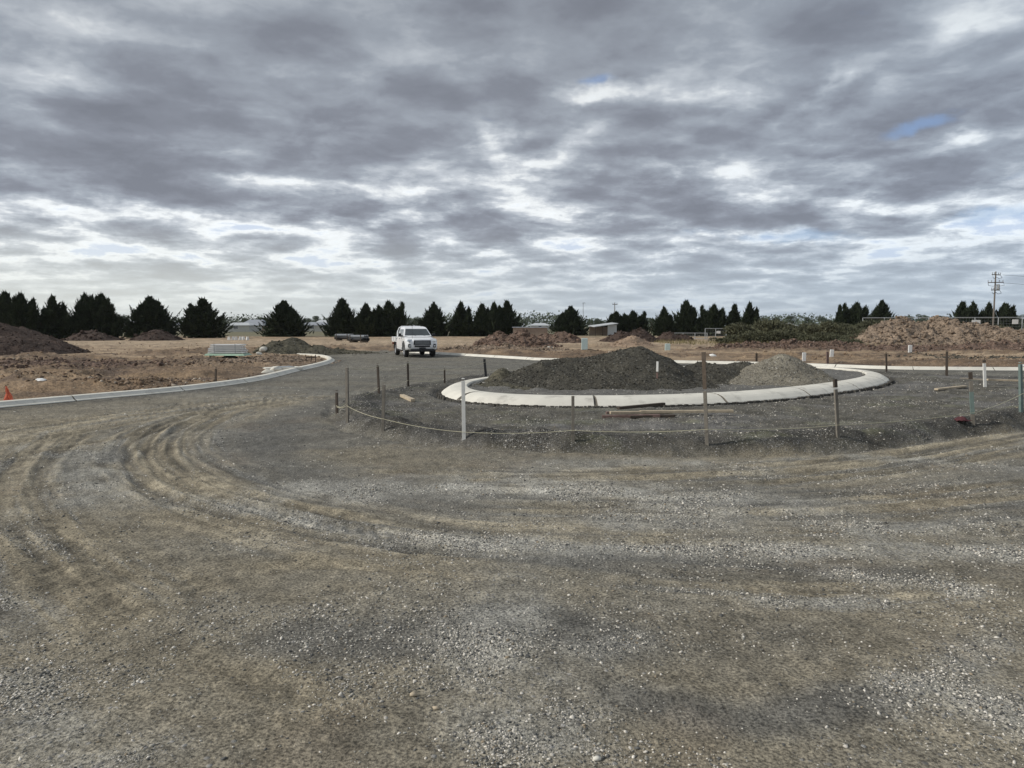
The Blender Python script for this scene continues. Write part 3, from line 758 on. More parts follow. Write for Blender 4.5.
def scatter():
    rs = np.random.RandomState(3)
    # stones on the road, placed with even density in the distance band that shows them
    N = 620000
    s = rs.uniform(40, 470, N) ** 1.0; Y = CH * F / s; X = Y * rs.uniform(-.85, .85, N)
    z, a, ch, zn, tw = site(X, Y)
    clump = np.clip(.35 + 1.3 * fbm(X * 1.4, Y * 1.4, 4, 301, .65), .03, 1.2)
    keep = (rs.rand(N) < np.clip((.07 + 1.15 * ch) * clump * np.where(zn == 0, 1, .9), 0, 1) * (1 - .6 * np.clip(tw, 0, 1))) & (zn != 2)
    X, Y, z, a, ch = X[keep], Y[keep], z[keep], a[keep], ch[keep]
    n = len(X)
    size = np.exp(rs.normal(math.log(.0042), .40, n)); size = np.clip(size, .0026, .0105) * (.85 + Y / 11)
    big = rs.rand(n) < .0015; size[big] *= 1.5
    V, Fc = blobs(X, Y, z + size * .12, size, rs)
    # colours follow each stone
    u = rs.rand(n); base = np.where(u[:, None] < .27, np.array([.66, .62, .55]), np.where(u[:, None] < .70, np.array([.32, .305, .265]), np.where(u[:, None] < .95, np.array([.11, .11, .105]), np.array([.28, .23, .165]))))
    base = base * rs.uniform(.7, 1.15, (n, 1))
    # blobs() regroups by prototype, so colour by nearest through the same grouping
    return V, Fc, base, n, rs
def scatter_build():
    V, Fc, base, n, rs = scatter()
    nb = len(V) // 12
    colr = base[rs.permutation(n)][:nb]
    C4 = np.concatenate([np.repeat(colr, 12, 0), np.ones((nb * 12, 1))], 1)
    o = np_mesh('gravel_stones', V, Fc, M_stone, False, {'alb': ('FLOAT_COLOR', C4)})
    tag(o, 'loose pale and grey gravel stones lying over the whole dirt road', 'gravel', kind='stuff')
scatter_build()

def clods():
    rs = np.random.RandomState(5)
    N = 130000
    s = rs.uniform(13, 95, N); Y = CH * F / s; X = Y * rs.uniform(-1.0, 1.0, N)
    z, a, ch, zn, tw = site(X, Y)
    cl = np.clip(.05 + 1.6 * fbm(X * .35, Y * .5, 4, 401, .6), 0, 1)
    keep = ((zn == 2) & (rs.rand(N) < cl) & (Y < 75))
    X, Y, z, a = X[keep], Y[keep], z[keep], a[keep]; n = len(X)
    size = np.clip(np.exp(rs.normal(math.log(.030), .5, n)), .014, .11)
    V, Fc = blobs(X, Y, z + size * .15, size, rs, .75)
    nb = len(V) // 12
    u = rs.rand(nb)
    c_ = np.where(u[:, None] < .5, np.array([.19, .13, .085]), np.where(u[:, None] < .85, np.array([.30, .22, .15]), np.where(u[:, None] < .95, np.array([.10, .07, .055]), np.array([.42, .36, .29]))))
    c_ = c_ * rs.uniform(.7, 1.2, (nb, 1))
    C4 = np.concatenate([np.repeat(c_, 12, 0), np.ones((nb * 12, 1))], 1)
    o = np_mesh('soil_clods', V, Fc, M_stone, False, {'alb': ('FLOAT_COLOR', C4)})
    tag(o, 'brown clods of turned earth scattered beyond the kerbs', 'soil clods', kind='stuff')
clods()

# ------------------------------------------------------------------ kerbs
def kerb(name, P, prof, mt, joints, label, closed=False, group='new concrete kerbs', footing=None, side=1, zbase=0.0):
    """prof: list of (offset outwards, z). swept along P with saw cuts every `joints` metres"""
    P0 = P; L = np.concatenate([[0], np.cumsum(np.linalg.norm(np.diff(np.vstack([P, P[:1]]) if closed else P, axis=0), axis=1))])
    tot = L[-1]; s = list(np.arange(0, tot, .3))
    jt = []
    for j in np.arange(joints * .6, tot, joints):
        s += [j - .016, j - .011, j + .011, j + .016]; jt.append(j)
    s = np.array(sorted(s)); Q = np.vstack([P, P[:1]]) if closed else P
    pts = np.stack([np.interp(s, L, Q[:, 0]), np.interp(s, L, Q[:, 1])], 1)
    if closed: t = np.roll(pts, -2, 0) - np.roll(pts, 2, 0)
    else: t = np.gradient(smooth(pts, 2, False), axis=0)
    t /= np.linalg.norm(t, axis=1)[:, None]; nrm = side * np.stack([t[:, 1], -t[:, 0]], 1)
    isj = np.array([any(abs(q - j) < .013 for j in jt) for q in s])
    V = []; k = len(prof)
    wob = .006 * fbm(s * .7, s * 0, 2, 5)
    for i in range(len(s)):
        for (o_, z_) in prof:
            zz = z_ - (.035 if isj[i] and z_ > zbase + .03 else 0)
            V.append((pts[i, 0] + nrm[i, 0] * (o_ + wob[i]), pts[i, 1] + nrm[i, 1] * (o_ + wob[i]), zz))
    Fc = []; n = len(s)
    for i in range(n if closed else n - 1):
        a = i * k; c_ = ((i + 1) % n) * k
        for j in range(k - 1): Fc.append((a + j, c_ + j, c_ + j + 1, a + j + 1))
    jf = [f for f in range(len(Fc)) if isj[f // (k - 1)] or isj[(f // (k - 1) + 1) % n]]; jset = set(jf)
    mb = MB(); mb.add(V, Fc); mb.mi = [1 if f in jset else 0 for f in range(len(Fc))]
    if not closed:
        mb.add([V[j] for j in range(k)], [tuple(range(k))]); mb.add([V[(n - 1) * k + j] for j in range(k)], [tuple(range(k - 1, -1, -1))])
    root = empty(name, (float(P[0][0]), float(P[0][1]), 0)); 
    o = mb.build('concrete_edge', [mt, M_joint], root); o.location = (-P[0][0], -P[0][1], 0)
    tag(root, label, 'kerb', group)
    if footing:
        fo = MB(); rr = random.Random(3)
        so = np.arange(0, tot, .075)
        Q1 = np.stack([np.interp(so, L, Q[:, 0]), np.interp(so, L, Q[:, 1])], 1)
        t1 = np.roll(Q1, -2, 0) - np.roll(Q1, 2, 0); t1 /= np.linalg.norm(t1, axis=1)[:, None]
        n1 = side * np.stack([t1[:, 1], -t1[:, 0]], 1)
        for i in range(len(so)):
            c_ = Q1[i] + n1[i] * (footing + rr.uniform(.0, .04))
            fo.box((c_[0], c_[1], zbase + rr.uniform(-.062, -.040)), (rr.uniform(.07, .13), rr.uniform(.05, .14), .11), Matrix.Rotation(math.atan2(t1[i][1], t1[i][0]) + rr.uniform(-.15, .15), 3, 'Z'), .7)
        f = fo.build('footing', M_footing, root); f.location = (-P[0][0], -P[0][1], 0)
    return root
prof_ring = [(-.03, .12), (-.025, KTOP - .03), (.0, KTOP - .004), (.07, KTOP), (.20, KTOP - .004), (.32, KTOP - .018), (.42, KTOP - .045), (.50, KTOP - .085), (.56, KTOP - .125), (.60, BEDZ + .02), (.63, BEDZ - .01), (.635, .02)]
kerb('roundabout_kerb', RING, prof_ring, M_conc, 2.75, 'broad pale concrete kerb ringing the roundabout island', True, footing=.66, side=OUT, zbase=BEDZ)
prof_k = [(-.02, .01), (0.0, .03), (.04, .04), (.10, .09), (.13, .12), (.17, .13), (.29, .13), (.31, .115), (.315, -.03)]
def side_of(P, inner):   # the side facing away from the road
    i = len(P) // 2; t = P[i + 1] - P[i - 1]; n_ = np.array([t[1], -t[0]]); n_ /= np.linalg.norm(n_)
    p = P[i] + n_ * .6
    return -1 if inside(np.array([p[0]]), np.array([p[1]]), ROAD)[0] else 1
kerb('kerb', K1, prof_k, M_conc, 3.0, 'long pale concrete kerb curving along the left edge of the dirt road', side=side_of(K1, 0))
kerb('kerb', K2, prof_k, M_conc, 3.0, 'concrete kerb passing behind the roundabout, from the white ute to the right edge', side=side_of(K2, 0))

# ------------------------------------------------------------------ heaps
def heap(label, peaks, mt, res=.1, rough=.10, clod=(0, .05), seed=1, group='heaps of soil and crushed rock', base=None, name='soil_heap', cat='heap', cc=None, detail=2.2):
    """peaks: (x, y, h above ground, rx, ry, rot deg)"""
    x0 = min(p[0] - max(p[3], p[4]) * 1.3 for p in peaks); x1 = max(p[0] + max(p[3], p[4]) * 1.3 for p in peaks)
    y0 = min(p[1] - max(p[3], p[4]) * 1.3 for p in peaks); y1 = max(p[1] + max(p[3], p[4]) * 1.3 for p in peaks)
    gx = np.arange(x0, x1, res); gy = np.arange(y0, y1, res); X, Y = np.meshgrid(gx, gy)
    def field(X, Y):
        hm = max(p[2] for p in peaks); dd = 1 / (1 + hm)
        wx = X + .35 * hm * fbm(X * dd, Y * dd, 4, seed, .55); wy = Y + .35 * hm * fbm(X * dd, Y * dd, 4, seed + 50, .55)
        acc = 0; kk = 9 / hm
        for (px_, py_, h, rx, ry, rot) in peaks:
            c_, s_ = math.cos(R(rot)), math.sin(R(rot)); dx = wx - px_; dy = wy - py_
            r = np.sqrt(((dx * c_ + dy * s_) / rx) ** 2 + ((-dx * s_ + dy * c_) / ry) ** 2)
            e = .16; hh = h * (1 - (np.sqrt(r * r + e * e) - e) / (math.sqrt(1 + e * e) - e))
            hh = np.where(hh < 0, hh * .5, hh)
            acc = acc + np.exp(np.clip(kk * hh, -30, 40))
        z = np.log(acc) / kk
        z = z + rough * (fbm(X * detail, Y * detail, 4, seed + 9, .6)) * np.clip(z * 3 + .3, 0, 1) + .35 * rough * fbm(X * detail * .4, Y * detail * .4, 3, seed + 19)
        return z
    Z = field(X, Y); 
    G = np.full(Z.shape, base) if base is not None else site(X, Y)[0]
    cx, cy = peaks[0][0], peaks[0][1]
    W = Z + G - .03
    idx = np.arange(X.size).reshape(X.shape)
    q = np.stack([idx[:-1, :-1], idx[:-1, 1:], idx[1:, 1:], idx[1:, :-1]], -1).reshape(-1, 4)
    zq = Z.ravel()[q].max(1); q = q[zq > -.02]
    used, inv = np.unique(q, return_inverse=True)
    W = np.maximum(W, G - .12)
    V = np.stack([X.ravel()[used] - cx, Y.ravel()[used] - cy, W.ravel()[used]], 1)
    q = inv.reshape(q.shape)
    T3 = np.concatenate([q[:, [0, 1, 2]], q[:, [0, 2, 3]]])
    sm = len(T3)
    n, cs = clod
    if n:
        rs = np.random.RandomState(seed + 3)
        bx = rs.uniform(x0, x1, n * 3); by = rs.uniform(y0, y1, n * 3)
        bz = field(bx, by); k = bz > -.05; bx, by, bz = bx[k][:n], by[k][:n], bz[k][:n]
        bg = np.full(bx.shape, base) if base is not None else site(bx, by)[0]
        sz = np.clip(np.exp(rs.normal(math.log(cs), .45, len(bx))), cs * .4, cs * 3.5)
        BV, BF = blobs(bx - cx, by - cy, np.maximum(bz, 0) + bg - .03 + sz * .2, sz, rs, .8)
        T3 = np.concatenate([T3, BF + len(V)]); V = np.concatenate([V, BV])
    o = np_mesh(name, V, T3, mt, False)
    f = np.zeros(len(T3), bool); f[:sm] = True; o.data.polygons.foreach_set('use_smooth', f)
    o.location = (cx, cy, 0)
    tag(o, label, cat, group); return o
def pk(px, Y, py, wpx, ry, rot=0, base=.09):
    """peak seen at column px, row py at depth Y, half width wpx pixels"""
    return (at(px, Y, .5), Y, max(.05, zat(py, Y) - base), wpx / F * Y, ry, rot)

ib = KTOP - .06
heap('dark crushed rock heap, the biggest on the roundabout island', [pk(636, 21.3, 347.0, 66, 2.5, 0, ib), pk(616, 21.0, 351.5, 48, 2.0, 0, ib), pk(658, 20.9, 359, 40, 1.7, 0, ib), pk(540, 20.3, 366, 40, 1.4, 0, ib), pk(650, 19.2, 375, 46, 1.0, 0, ib), pk(572, 21.3, 356.5, 58, 2.3, 0, ib), pk(550, 21.2, 358.5, 50, 2.1, 0, ib), pk(598, 21.6, 355, 60, 2.3, 0, ib), pk(600, 19.2, 371, 70, 1.2, 0, ib)], M_hdark, .05, .085, (7500, .013), 11, base=ib, name='gravel_heap')
heap('low dark rock heap between the big dark heap and the pale pile on the island', [pk(702, 21.4, 361.5, 60, 2.0, 0, ib), pk(742, 22.0, 361, 60, 1.8, 0, ib)], M_hdark, .05, .08, (3200, .013), 12, base=ib, name='gravel_heap')
heap('pale grey crushed rock pile at the right end of the island', [pk(780, 20.8, 353.5, 54, 1.6, 0, ib), pk(752, 20.1, 374, 40, 1.0, 0, ib), pk(796, 21.0, 362, 36, 1.3, 0, ib)], M_hgrey, .04, .045, (3500, .011), 13, base=ib, name='gravel_heap')
heap('small pointed heap of dark soil at the left tip of the island', [pk(503, 20.8, 366.5, 20, .75, 0, ib), pk(520, 19.6, 379, 44, 1.0, 0, ib), pk(556, 18.6, 386, 46, .7, 0, ib)], M_holive, .04, .05, (1600, .012), 14, base=ib, name='gravel_heap')

heap('large dark brown soil heap cut off by the left edge of the photo', [pk(-14, 45, 320.5, 97, 5.0), pk(-110, 46, 325, 100, 5)], M_hbrown, .11, .10, (2600, .035), 21)
heap('low dark soil heap in front of the pair of conifers near the left', [pk(90, 86, 330, 26, 3.2), pk(98, 85, 332, 20, 2.5)], M_hbrown, .2, .12, (200, .09), 22)
heap('low brown soil heap under the lone conifer left of the plank stack', [pk(157, 86, 329.5, 25, 3.2)], M_hbrown, .2, .12, (200, .09), 23)
heap('olive grey soil heap at the bend of the left kerb', [pk(297, 47, 335.5, 24, 2.4), pk(281, 46, 341, 30, 2.2), pk(318, 46.5, 343.5, 26, 2.0), pk(345, 48, 348, 34, 1.6)], M_holive, .09, .10, (900, .035), 24)
heap('reddish rubble heap nearest behind the roundabout, right of the ute', [pk(520, 60, 331, 28, 3.2), pk(535, 58, 337, 24, 2.6), pk(500, 61, 334, 26, 2.5)], M_hred, .14, .26, (900, .09), 25)
heap('dark reddish soil heap left of the lone round conifer', [pk(563, 74, 331.5, 22, 3.0), pk(548, 75, 334, 22, 2.6)], M_hred, .16, .18, (400, .09), 26)
heap('smooth tan cone of soil in front of a darker heap behind the island', [pk(632, 60, 335, 24, 2.6)], M_sandh, .14, .06, (150, .05), 27)
heap('broad dark soil heap behind the smooth tan cone', [pk(640, 78, 328.5, 22, 3.0), pk(622, 78, 331.5, 20, 2.6)], M_hbrown, .16, .16, (300, .08), 28)
heap('low brown soil heap left of the temporary mesh fence', [pk(668, 84, 331.5, 16, 2.4), pk(682, 84, 334, 12, 2.0)], M_hbrown, .2, .14, (200, .08), 29)
heap('long low ridge of reddish rubble below the green shrubs', [pk(745, 53, 343, 40, 1.8), pk(790, 54, 341, 44, 1.9), pk(835, 55, 342, 40, 2.0)], M_hred, .12, .24, (1300, .08), 30, name='soil_ridge', cat='ridge')
heap('high tan earth bank full of clods on the right', [pk(903, 63, 317.5, 44, 4.6), pk(888, 62, 324, 48, 4.2), pk(944, 63, 317.5, 44, 4.6), pk(968, 64, 324, 50, 4.6), pk(1000, 62, 331, 50, 4.6), pk(1050, 62, 331, 70, 5), pk(1130, 62, 331, 80, 5)], M_htan, .13, .42, (4200, .09), 31, name='earth_bank', cat='earth bank', detail=1.5)
heap('low flat apron of brown rubble at the foot of the right bank', [pk(930, 50, 346, 90, 2.2), pk(1010, 49, 344, 80, 2.4), pk(870, 51, 347, 60, 1.8), pk(1100, 49, 344, 80, 2.4)], M_hred, .12, .22, (1500, .07), 32, name='soil_ridge', cat='ridge')
heap('brown turned soil ridge behind the left kerb, near the orange marker', [pk(60, 31, 363, 74, 1.4), pk(20, 29, 370, 60, 1.2), pk(105, 30, 369, 60, 1.2)], M_hred, .09, .20, (1500, .045), 33, name='soil_ridge', cat='ridge')
heap('sandy clod ridge between the plank stack and the left kerb', [pk(265, 34, 364.5, 50, 1.2), pk(235, 33, 369, 40, 1.1), pk(290, 36, 361, 28, 1.0)], M_htan, .09, .16, (900, .04), 34, name='soil_ridge', cat='ridge')
heap('long rubble ridge of pale brown clods right of the white ute', [pk(470, 52, 346, 36, 1.4), pk(500, 51, 345.5, 40, 1.5), pk(540, 50, 348, 36, 1.5)], M_htan, .1, .2, (900, .06), 35, name='soil_ridge', cat='ridge')
heap('dark soil patch ridge right behind the far right kerb', [pk(955, 38, 361, 40, 1.3), pk(1005, 38, 361.5, 44, 1.2)], M_hdark, .09, .10, (700, .035), 36, name='soil_ridge', cat='ridge')

# ------------------------------------------------------------------ foliage
def leaf_tris(P, Dr, L, Wd, rs):
    """narrow pointed leaves: base points P, unit directions Dr"""
    n = len(P); up = rs.normal(size=(n, 3)); sd_ = np.cross(Dr, up); sd_ /= np.linalg.norm(sd_, axis=1)[:, None] + 1e-9
    A = P - sd_ * Wd[:, None]; B = P + sd_ * Wd[:, None]; C_ = P + Dr * L[:, None]
    V = np.stack([A, B, C_], 1).reshape(-1, 3); Fc = np.arange(n * 3).reshape(-1, 3)
    return V, Fc
def conifer_mesh(seed, hgt=6.2, rad=2.9, peaks=3, flat=.0, lean=0):
    rs = np.random.RandomState(seed)
    Vs = []; 
    tops = [(0, 0, 1.0)] + [(rs.choice([-1, 1]) * rs.uniform(.15, .45) * rad, rs.uniform(-.4, .4) * rad, rs.uniform(.62, .95)) for _ in range(peaks - 1)]
    for ti, (tx, ty, th) in enumerate(tops):
        r0 = rad * (.95 if ti == 0 else .50)
        ph = rs.uniform(0, 6.28, 4)
        for i in range(115 if ti == 0 else 60):
            t = rs.rand() ** .80 * .985
            az = rs.uniform(0, 2 * math.pi)
            lump_ = 1 + .16 * math.sin(2 * az + ph[0] + 3 * t) + .12 * math.sin(5 * az + ph[1] + 7 * t)
            hull = r0 * (1 - t) ** (1.0 - flat * .2) * lump_ * (1.0 if t > .1 else .8 + 2 * t)
            z0 = .15 + t * hgt * th * .93
            out_ = np.array([math.cos(az), math.sin(az), 0])
            base = np.array([tx * (.4 + .6 * t), ty * (.4 + .6 * t), z0]) + out_ * hull * rs.uniform(.35, .6)
            ln = (.75 + hull * rs.uniform(.25, .50)) * rs.uniform(.65, 1.25) * (1 - .68 * t) * (1.45 if rs.rand() < .16 else 1)
            d = out_ * (1.0 - .55 * t) + np.array([0, 0, rs.uniform(.55, 1.1) + .9 * t]); d /= np.linalg.norm(d)
            m = 64
            q = np.sort(rs.rand(m)) ** .9
            cur = base[None] + d[None] * (q * ln)[:, None] + np.array([0, 0, 1])[None] * (q ** 2 * ln * .30)[:, None]
            cur = cur + rs.normal(size=(m, 3)) * ((1 - q) * .16 + .01)[:, None] * (1 - .5 * t) * hgt / 6.2
            Dd = d[None] + rs.normal(size=(m, 3)) * (.12 + .5 * (1 - q))[:, None]; Dd[:, 2] += .25; Dd /= np.linalg.norm(Dd, axis=1)[:, None]
            L = (1 - .35 * t) * (.20 + .20 * (1 - q)) * rs.uniform(.8, 1.4, m) * hgt / 6.2; Wd = L * (.13 + .17 * (1 - q))
            Vs.append(leaf_tris(cur, Dd, L, Wd, rs)[0])
        ns = 95 if ti == 0 else 50; t = rs.rand(ns) ** .7 * 1.0; az = rs.uniform(0, 6.28, ns); hr = r0 * (1 - t) ** (1.0 - flat * .2) * rs.uniform(.55, 1.0, ns)
        P = np.stack([tx + np.cos(az) * hr, ty + np.sin(az) * hr, .2 + t * hgt * th * .93], 1)
        tilt = rs.uniform(.15, .75, ns) * (1.15 - .7 * t); Dd = np.stack([np.cos(az) * tilt, np.sin(az) * tilt, np.ones(ns)], 1); Dd /= np.linalg.norm(Dd, axis=1)[:, None]
        LL = rs.uniform(.7, 1.35, ns) * (1 - .35 * t)
        for rp_ in range(2): Vs.append(leaf_tris(P, Dd, LL, LL * .085, rs)[0])
        for f_ in (.35, .6):
            for sgn in (-1, 1):
                D2 = Dd + sgn * .55 * np.stack([-np.sin(az), np.cos(az), np.zeros(ns)], 1); D2 /= np.linalg.norm(D2, axis=1)[:, None]
                Vs.append(leaf_tris(P + Dd * (LL * f_)[:, None], D2, LL * (.75 - f_) * .9, LL * .04, rs)[0])
        n0 = 26; q = rs.rand(n0); cur = np.stack([tx + rs.normal(0, .10, n0) * (1 - q), ty + rs.normal(0, .10, n0) * (1 - q), hgt * th * (.86 + .11 * q)], 1)
        Dd = np.stack([rs.normal(0, .35, n0), rs.normal(0, .35, n0), np.ones(n0)], 1); Dd /= np.linalg.norm(Dd, axis=1)[:, None]
        Vs.append(leaf_tris(cur, Dd, np.full(n0, .26), np.full(n0, .045), rs)[0])
    # dense heart
    nc = 1500; t = rs.rand(nc); az = rs.uniform(0, 2 * math.pi, nc); rr = rad * (1 - t) ** 1.0 * rs.uniform(0, .60, nc)
    P = np.stack([np.cos(az) * rr, np.sin(az) * rr, t * hgt * .70 + .15], 1); Dd = rs.normal(size=(nc, 3)); Dd /= np.linalg.norm(Dd, axis=1)[:, None]
    Vs.append(leaf_tris(P, Dd, rs.uniform(.5, .8, nc), rs.uniform(.2, .36, nc), rs)[0])
    V = np.concatenate(Vs); Fc = np.arange(len(V)).reshape(-1, 3)
    return V, Fc
def conifer_proto(seed, **k):
    root = empty('conifer', (0, 0, 0))
    V, Fc = conifer_mesh(seed, **k); np_mesh('crown', V, Fc, M_crown, False, parent=root)
    h = k.get('hgt', 6.2)
    mb = MB(); mb.tube([(0, 0, -.1), (.03, 0, h * .3), (0, .04, h * .6), (0, 0, h * .9)], [.17, .14, .09, .02], 8)
    rr = random.Random(seed)
    for i in range(7):
        a = rr.uniform(0, 6.28); z = rr.uniform(.4, h * .6); l = rr.uniform(.8, 1.8) * (1 - z / h)
        mb.tube([(0, 0, z), (math.cos(a) * l * .6, math.sin(a) * l * .6, z + .3 * l), (math.cos(a) * l, math.sin(a) * l, z + .8 * l)], [.05, .035, .01], 5)
    mb.build('trunk', M_bark, root)
    return root
PR = [conifer_proto(100, rad=2.7, peaks=3), conifer_proto(101, rad=3.0, peaks=5), conifer_proto(102, rad=3.1, peaks=4, flat=.2),
      conifer_proto(103, rad=2.0, peaks=2), conifer_proto(104, rad=3.3, peaks=6, flat=.4), conifer_proto(105, rad=2.3, peaks=3)]
PRT = []
for o in PR:
    for c_ in kids(o):
        if c_.name.startswith('crown'):
            co = np.empty(len(c_.data.vertices) * 3, np.float32); c_.data.vertices.foreach_get('co', co); co = co.reshape(-1, 3)
            PRT.append((float(np.percentile(np.hypot(co[:, 0], co[:, 1]), 96)), float(co[:, 2].max())))
used = [False] * len(PR)
# px, top row, half width px, prototype, label
TREES = [
    (-22, 290, 22, 1, 'dark conifer cut off by the left edge'),
    (8, 289, 20, 0, 'leftmost full conifer of the clump above the large brown soil heap'),
    (28, 290, 19, 1, 'dark conifer in the middle of the clump above the large brown soil heap'),
    (47, 292, 18, 5, 'dark conifer on the right end of the clump above the large brown soil heap'),
    (82, 290, 18, 2, 'left conifer of the pair behind the low dark heap'),
    (101, 290, 21, 1, 'right and wider conifer of the pair behind the low dark heap'),
    (154, 294.5, 22, 4, 'lone rounded conifer behind the low brown heap'),
    (206, 296, 21, 0, 'lone pointed conifer above the white plank stack'),
    (282, 298.5, 21, 4, 'lone round-topped conifer behind the olive grey heap'),
    (341, 296, 18, 0, 'tall conifer on the left of the clump of three behind the pipe bundles'),
    (367, 301, 15, 5, 'shortest conifer, in the middle of the clump of three left of the ute'),
    (388, 298, 17, 1, 'conifer on the right of the clump of three, just left of the ute'),
    (433, 300, 16, 2, 'single conifer directly behind the white ute'),
    (461, 299, 14, 5, 'slender conifer, leftmost of the four right of the ute'),
    (482, 301, 13, 3, 'slender conifer, second of the four right of the ute'),
    (494, 299.5, 12, 5, 'slender conifer, third of the four right of the ute'),
    (507, 298, 14, 0, 'broadest conifer, rightmost of the four right of the ute'),
    (571, 304.5, 17, 4, 'lone round conifer beside the thin far pole'),
    (617, 310, 13, 4, 'low bushy conifer touching the shed'),
    (634, 308.5, 14, 1, 'low bushy conifer right of the one that touches the shed'),
    (664, 304.5, 11, 5, 'short conifer at the left end of the row behind the temporary fence'),
    (686, 298, 14, 0, 'tallest conifer in the row behind the temporary fence'),
    (712, 302, 14, 1, 'conifer just right of the tallest one behind the temporary fence'),
    (736, 301, 11, 3, 'slim conifer pressed against the last one of the row left of the shrubs'),
    (747, 300, 12, 5, 'last conifer of the row, at the left end of the green shrubs'),
    (838, 302, 7, 3, 'thin small conifer left of a rounder one behind the shrubs'),
    (856, 299.5, 13, 1, 'rounded conifer beside the thin small one behind the shrubs'),
    (886, 298, 13, 4, 'lone conifer just left of the crest of the tan bank'),
    (961, 299.5, 13, 0, 'conifer on the left of the clump by the power pole'),
    (974, 299, 11, 5, 'second conifer of the clump by the power pole'),
    (987, 300, 10, 3, 'conifer immediately left of the power pole'),
    (1002, 300.5, 12, 1, 'conifer immediately right of the power pole'),
]
tr_ = random.Random(4)
for (px, top, hw, k, lab) in TREES:
    D = 91 if px < 60 else 96 if px < 120 else 105 if px < 230 else 116 if px < 420 else 120 if px < 560 else 132 if px < 660 else 124 if px < 760 else 130
    o = PR[k] if not used[k] else copy_tree(PR[k]); used[k] = True
    h = zat(top, D); x = at(px, D, 3)
    o.location = (x, D + tr_.uniform(-1.5, 1.5), 0.0)
    sw = (hw / F * D) / PRT[k][0] * (1.02 if px < 60 else 1.10 if px > 830 else 1.02)
    o.scale = (sw, sw, h / PRT[k][1]); o.rotation_euler = (0, 0, tr_.uniform(0, 6.28))
    tag(o, lab, 'tree', 'row of dark conifers across the site')

def gum_mesh(seed, h=9., r=4., n=5200, ls=.30):
    rs = np.random.RandomState(seed); Vs = []
    nl = 9
    C_ = np.stack([rs.uniform(-.62, .62, nl) * r, rs.uniform(-.6, .6, nl) * r, h * rs.uniform(.45, .88, nl)], 1); rr = rs.uniform(.28, .5, nl) * r
    for i in range(nl):
        m = n // nl; d = rs.normal(size=(m, 3)); d /= np.linalg.norm(d, axis=1)[:, None]
        P = C_[i] + d * (rr[i] * rs.uniform(.5, 1.1, m) ** .6)[:, None] * np.array([1, 1, .7])
        Dd = rs.normal(size=(m, 3)); Dd /= np.linalg.norm(Dd, axis=1)[:, None]
        Vs.append(leaf_tris(P, Dd, rs.uniform(.6, 1.1, m) * ls, rs.uniform(.2, .4, m) * ls, rs)[0])
    return np.concatenate(Vs), C_
def gum_proto(seed):
    root = empty('gum_tree', (0, 0, 0)); V, C_ = gum_mesh(seed)
    np_mesh('crown', V, np.arange(len(V)).reshape(-1, 3), M_gum, False, parent=root)
    mb = MB(); mb.tube([(0, 0, -.2), (.1, 0, 2.2), (.0, .1, 4.5)], [.28, .22, .15], 7)
    for c_ in C_[:6]: mb.tube([(.05, 0, 3.0), (c_[0] * .5, c_[1] * .5, (3 + c_[2]) / 2), tuple(c_)], [.13, .09, .04], 5)
    mb.build('trunk', M_bark, root); return root
GP = [gum_proto(i) for i in (201, 202, 203)]; gused = [False] * 3
GUMS = [(128, 321, 'far gum tree between the left conifer pair and the lone rounded conifer'), (140, 322, 'smaller far gum tree left of the lone rounded conifer'),
        (182, 321, 'far gum tree between the two lone conifers left of the plank stack'), (236, 321, 'far gum tree just right of the pointed lone conifer'),
        (247, 318, 'far gum tree with a rounded crown over the pale roof'), (262, 317.5, 'taller far gum tree left of the round-topped conifer'), (254, 320, 'far gum tree low between two taller ones'),
        (307, 318, 'far gum tree right of the round-topped conifer'), (318, 316, 'far gum tree left of the clump of three conifers'), (330, 317, 'far gum tree touching the clump of three conifers'),
        (407, 318, 'far gum tree above the roof of the ute'), (414, 319, 'far gum tree right above the ute bonnet'), (525, 320, 'far gum tree right of the four slender conifers'),
        (534, 319, 'far round gum tree, the middle of three over the pale field'), (545, 320.5, 'far gum tree left of the lone round conifer'),
        (590, 319.5, 'far gum tree beside the thin far pole'), (598, 318, 'far gum tree above the shed roof'), (652, 318, 'far gum tree between the bushy conifers and the row'),
        (768, 319, 'far gum tree at the left of the gap over the shrubs'), (778, 317, 'far gum tree in the gap over the shrubs'), (791, 315.5, 'taller far gum tree over the middle of the shrubs'),
        (808, 317, 'far gum tree left of the thin small conifer'), (822, 316, 'far gum tree touching the thin small conifer'), (908, 316, 'far gum tree over the notch of the tan bank'),
        (922, 314.5, 'taller far gum tree over the notch of the tan bank'), (934, 316, 'far gum tree right of the bank notch'), (944, 316, 'far gum tree left of the pole clump'), (1018, 315, 'far gum tree at the right edge of the photo')]
for i, (px, top, lab) in enumerate(GUMS):
    k = i % 3; o = GP[k] if not gused[k] else copy_tree(GP[k]); gused[k] = True
    D = tr_.uniform(360, 480); h = zat(top, D)
    o.location = (at(px, D), D, 0); sc = h / 8.6; o.scale = (sc * 1.05, sc * 1.05, sc); o.rotation_euler = (0, 0, tr_.uniform(0, 6.28))
    tag(o, lab, 'tree', 'distant gum trees')
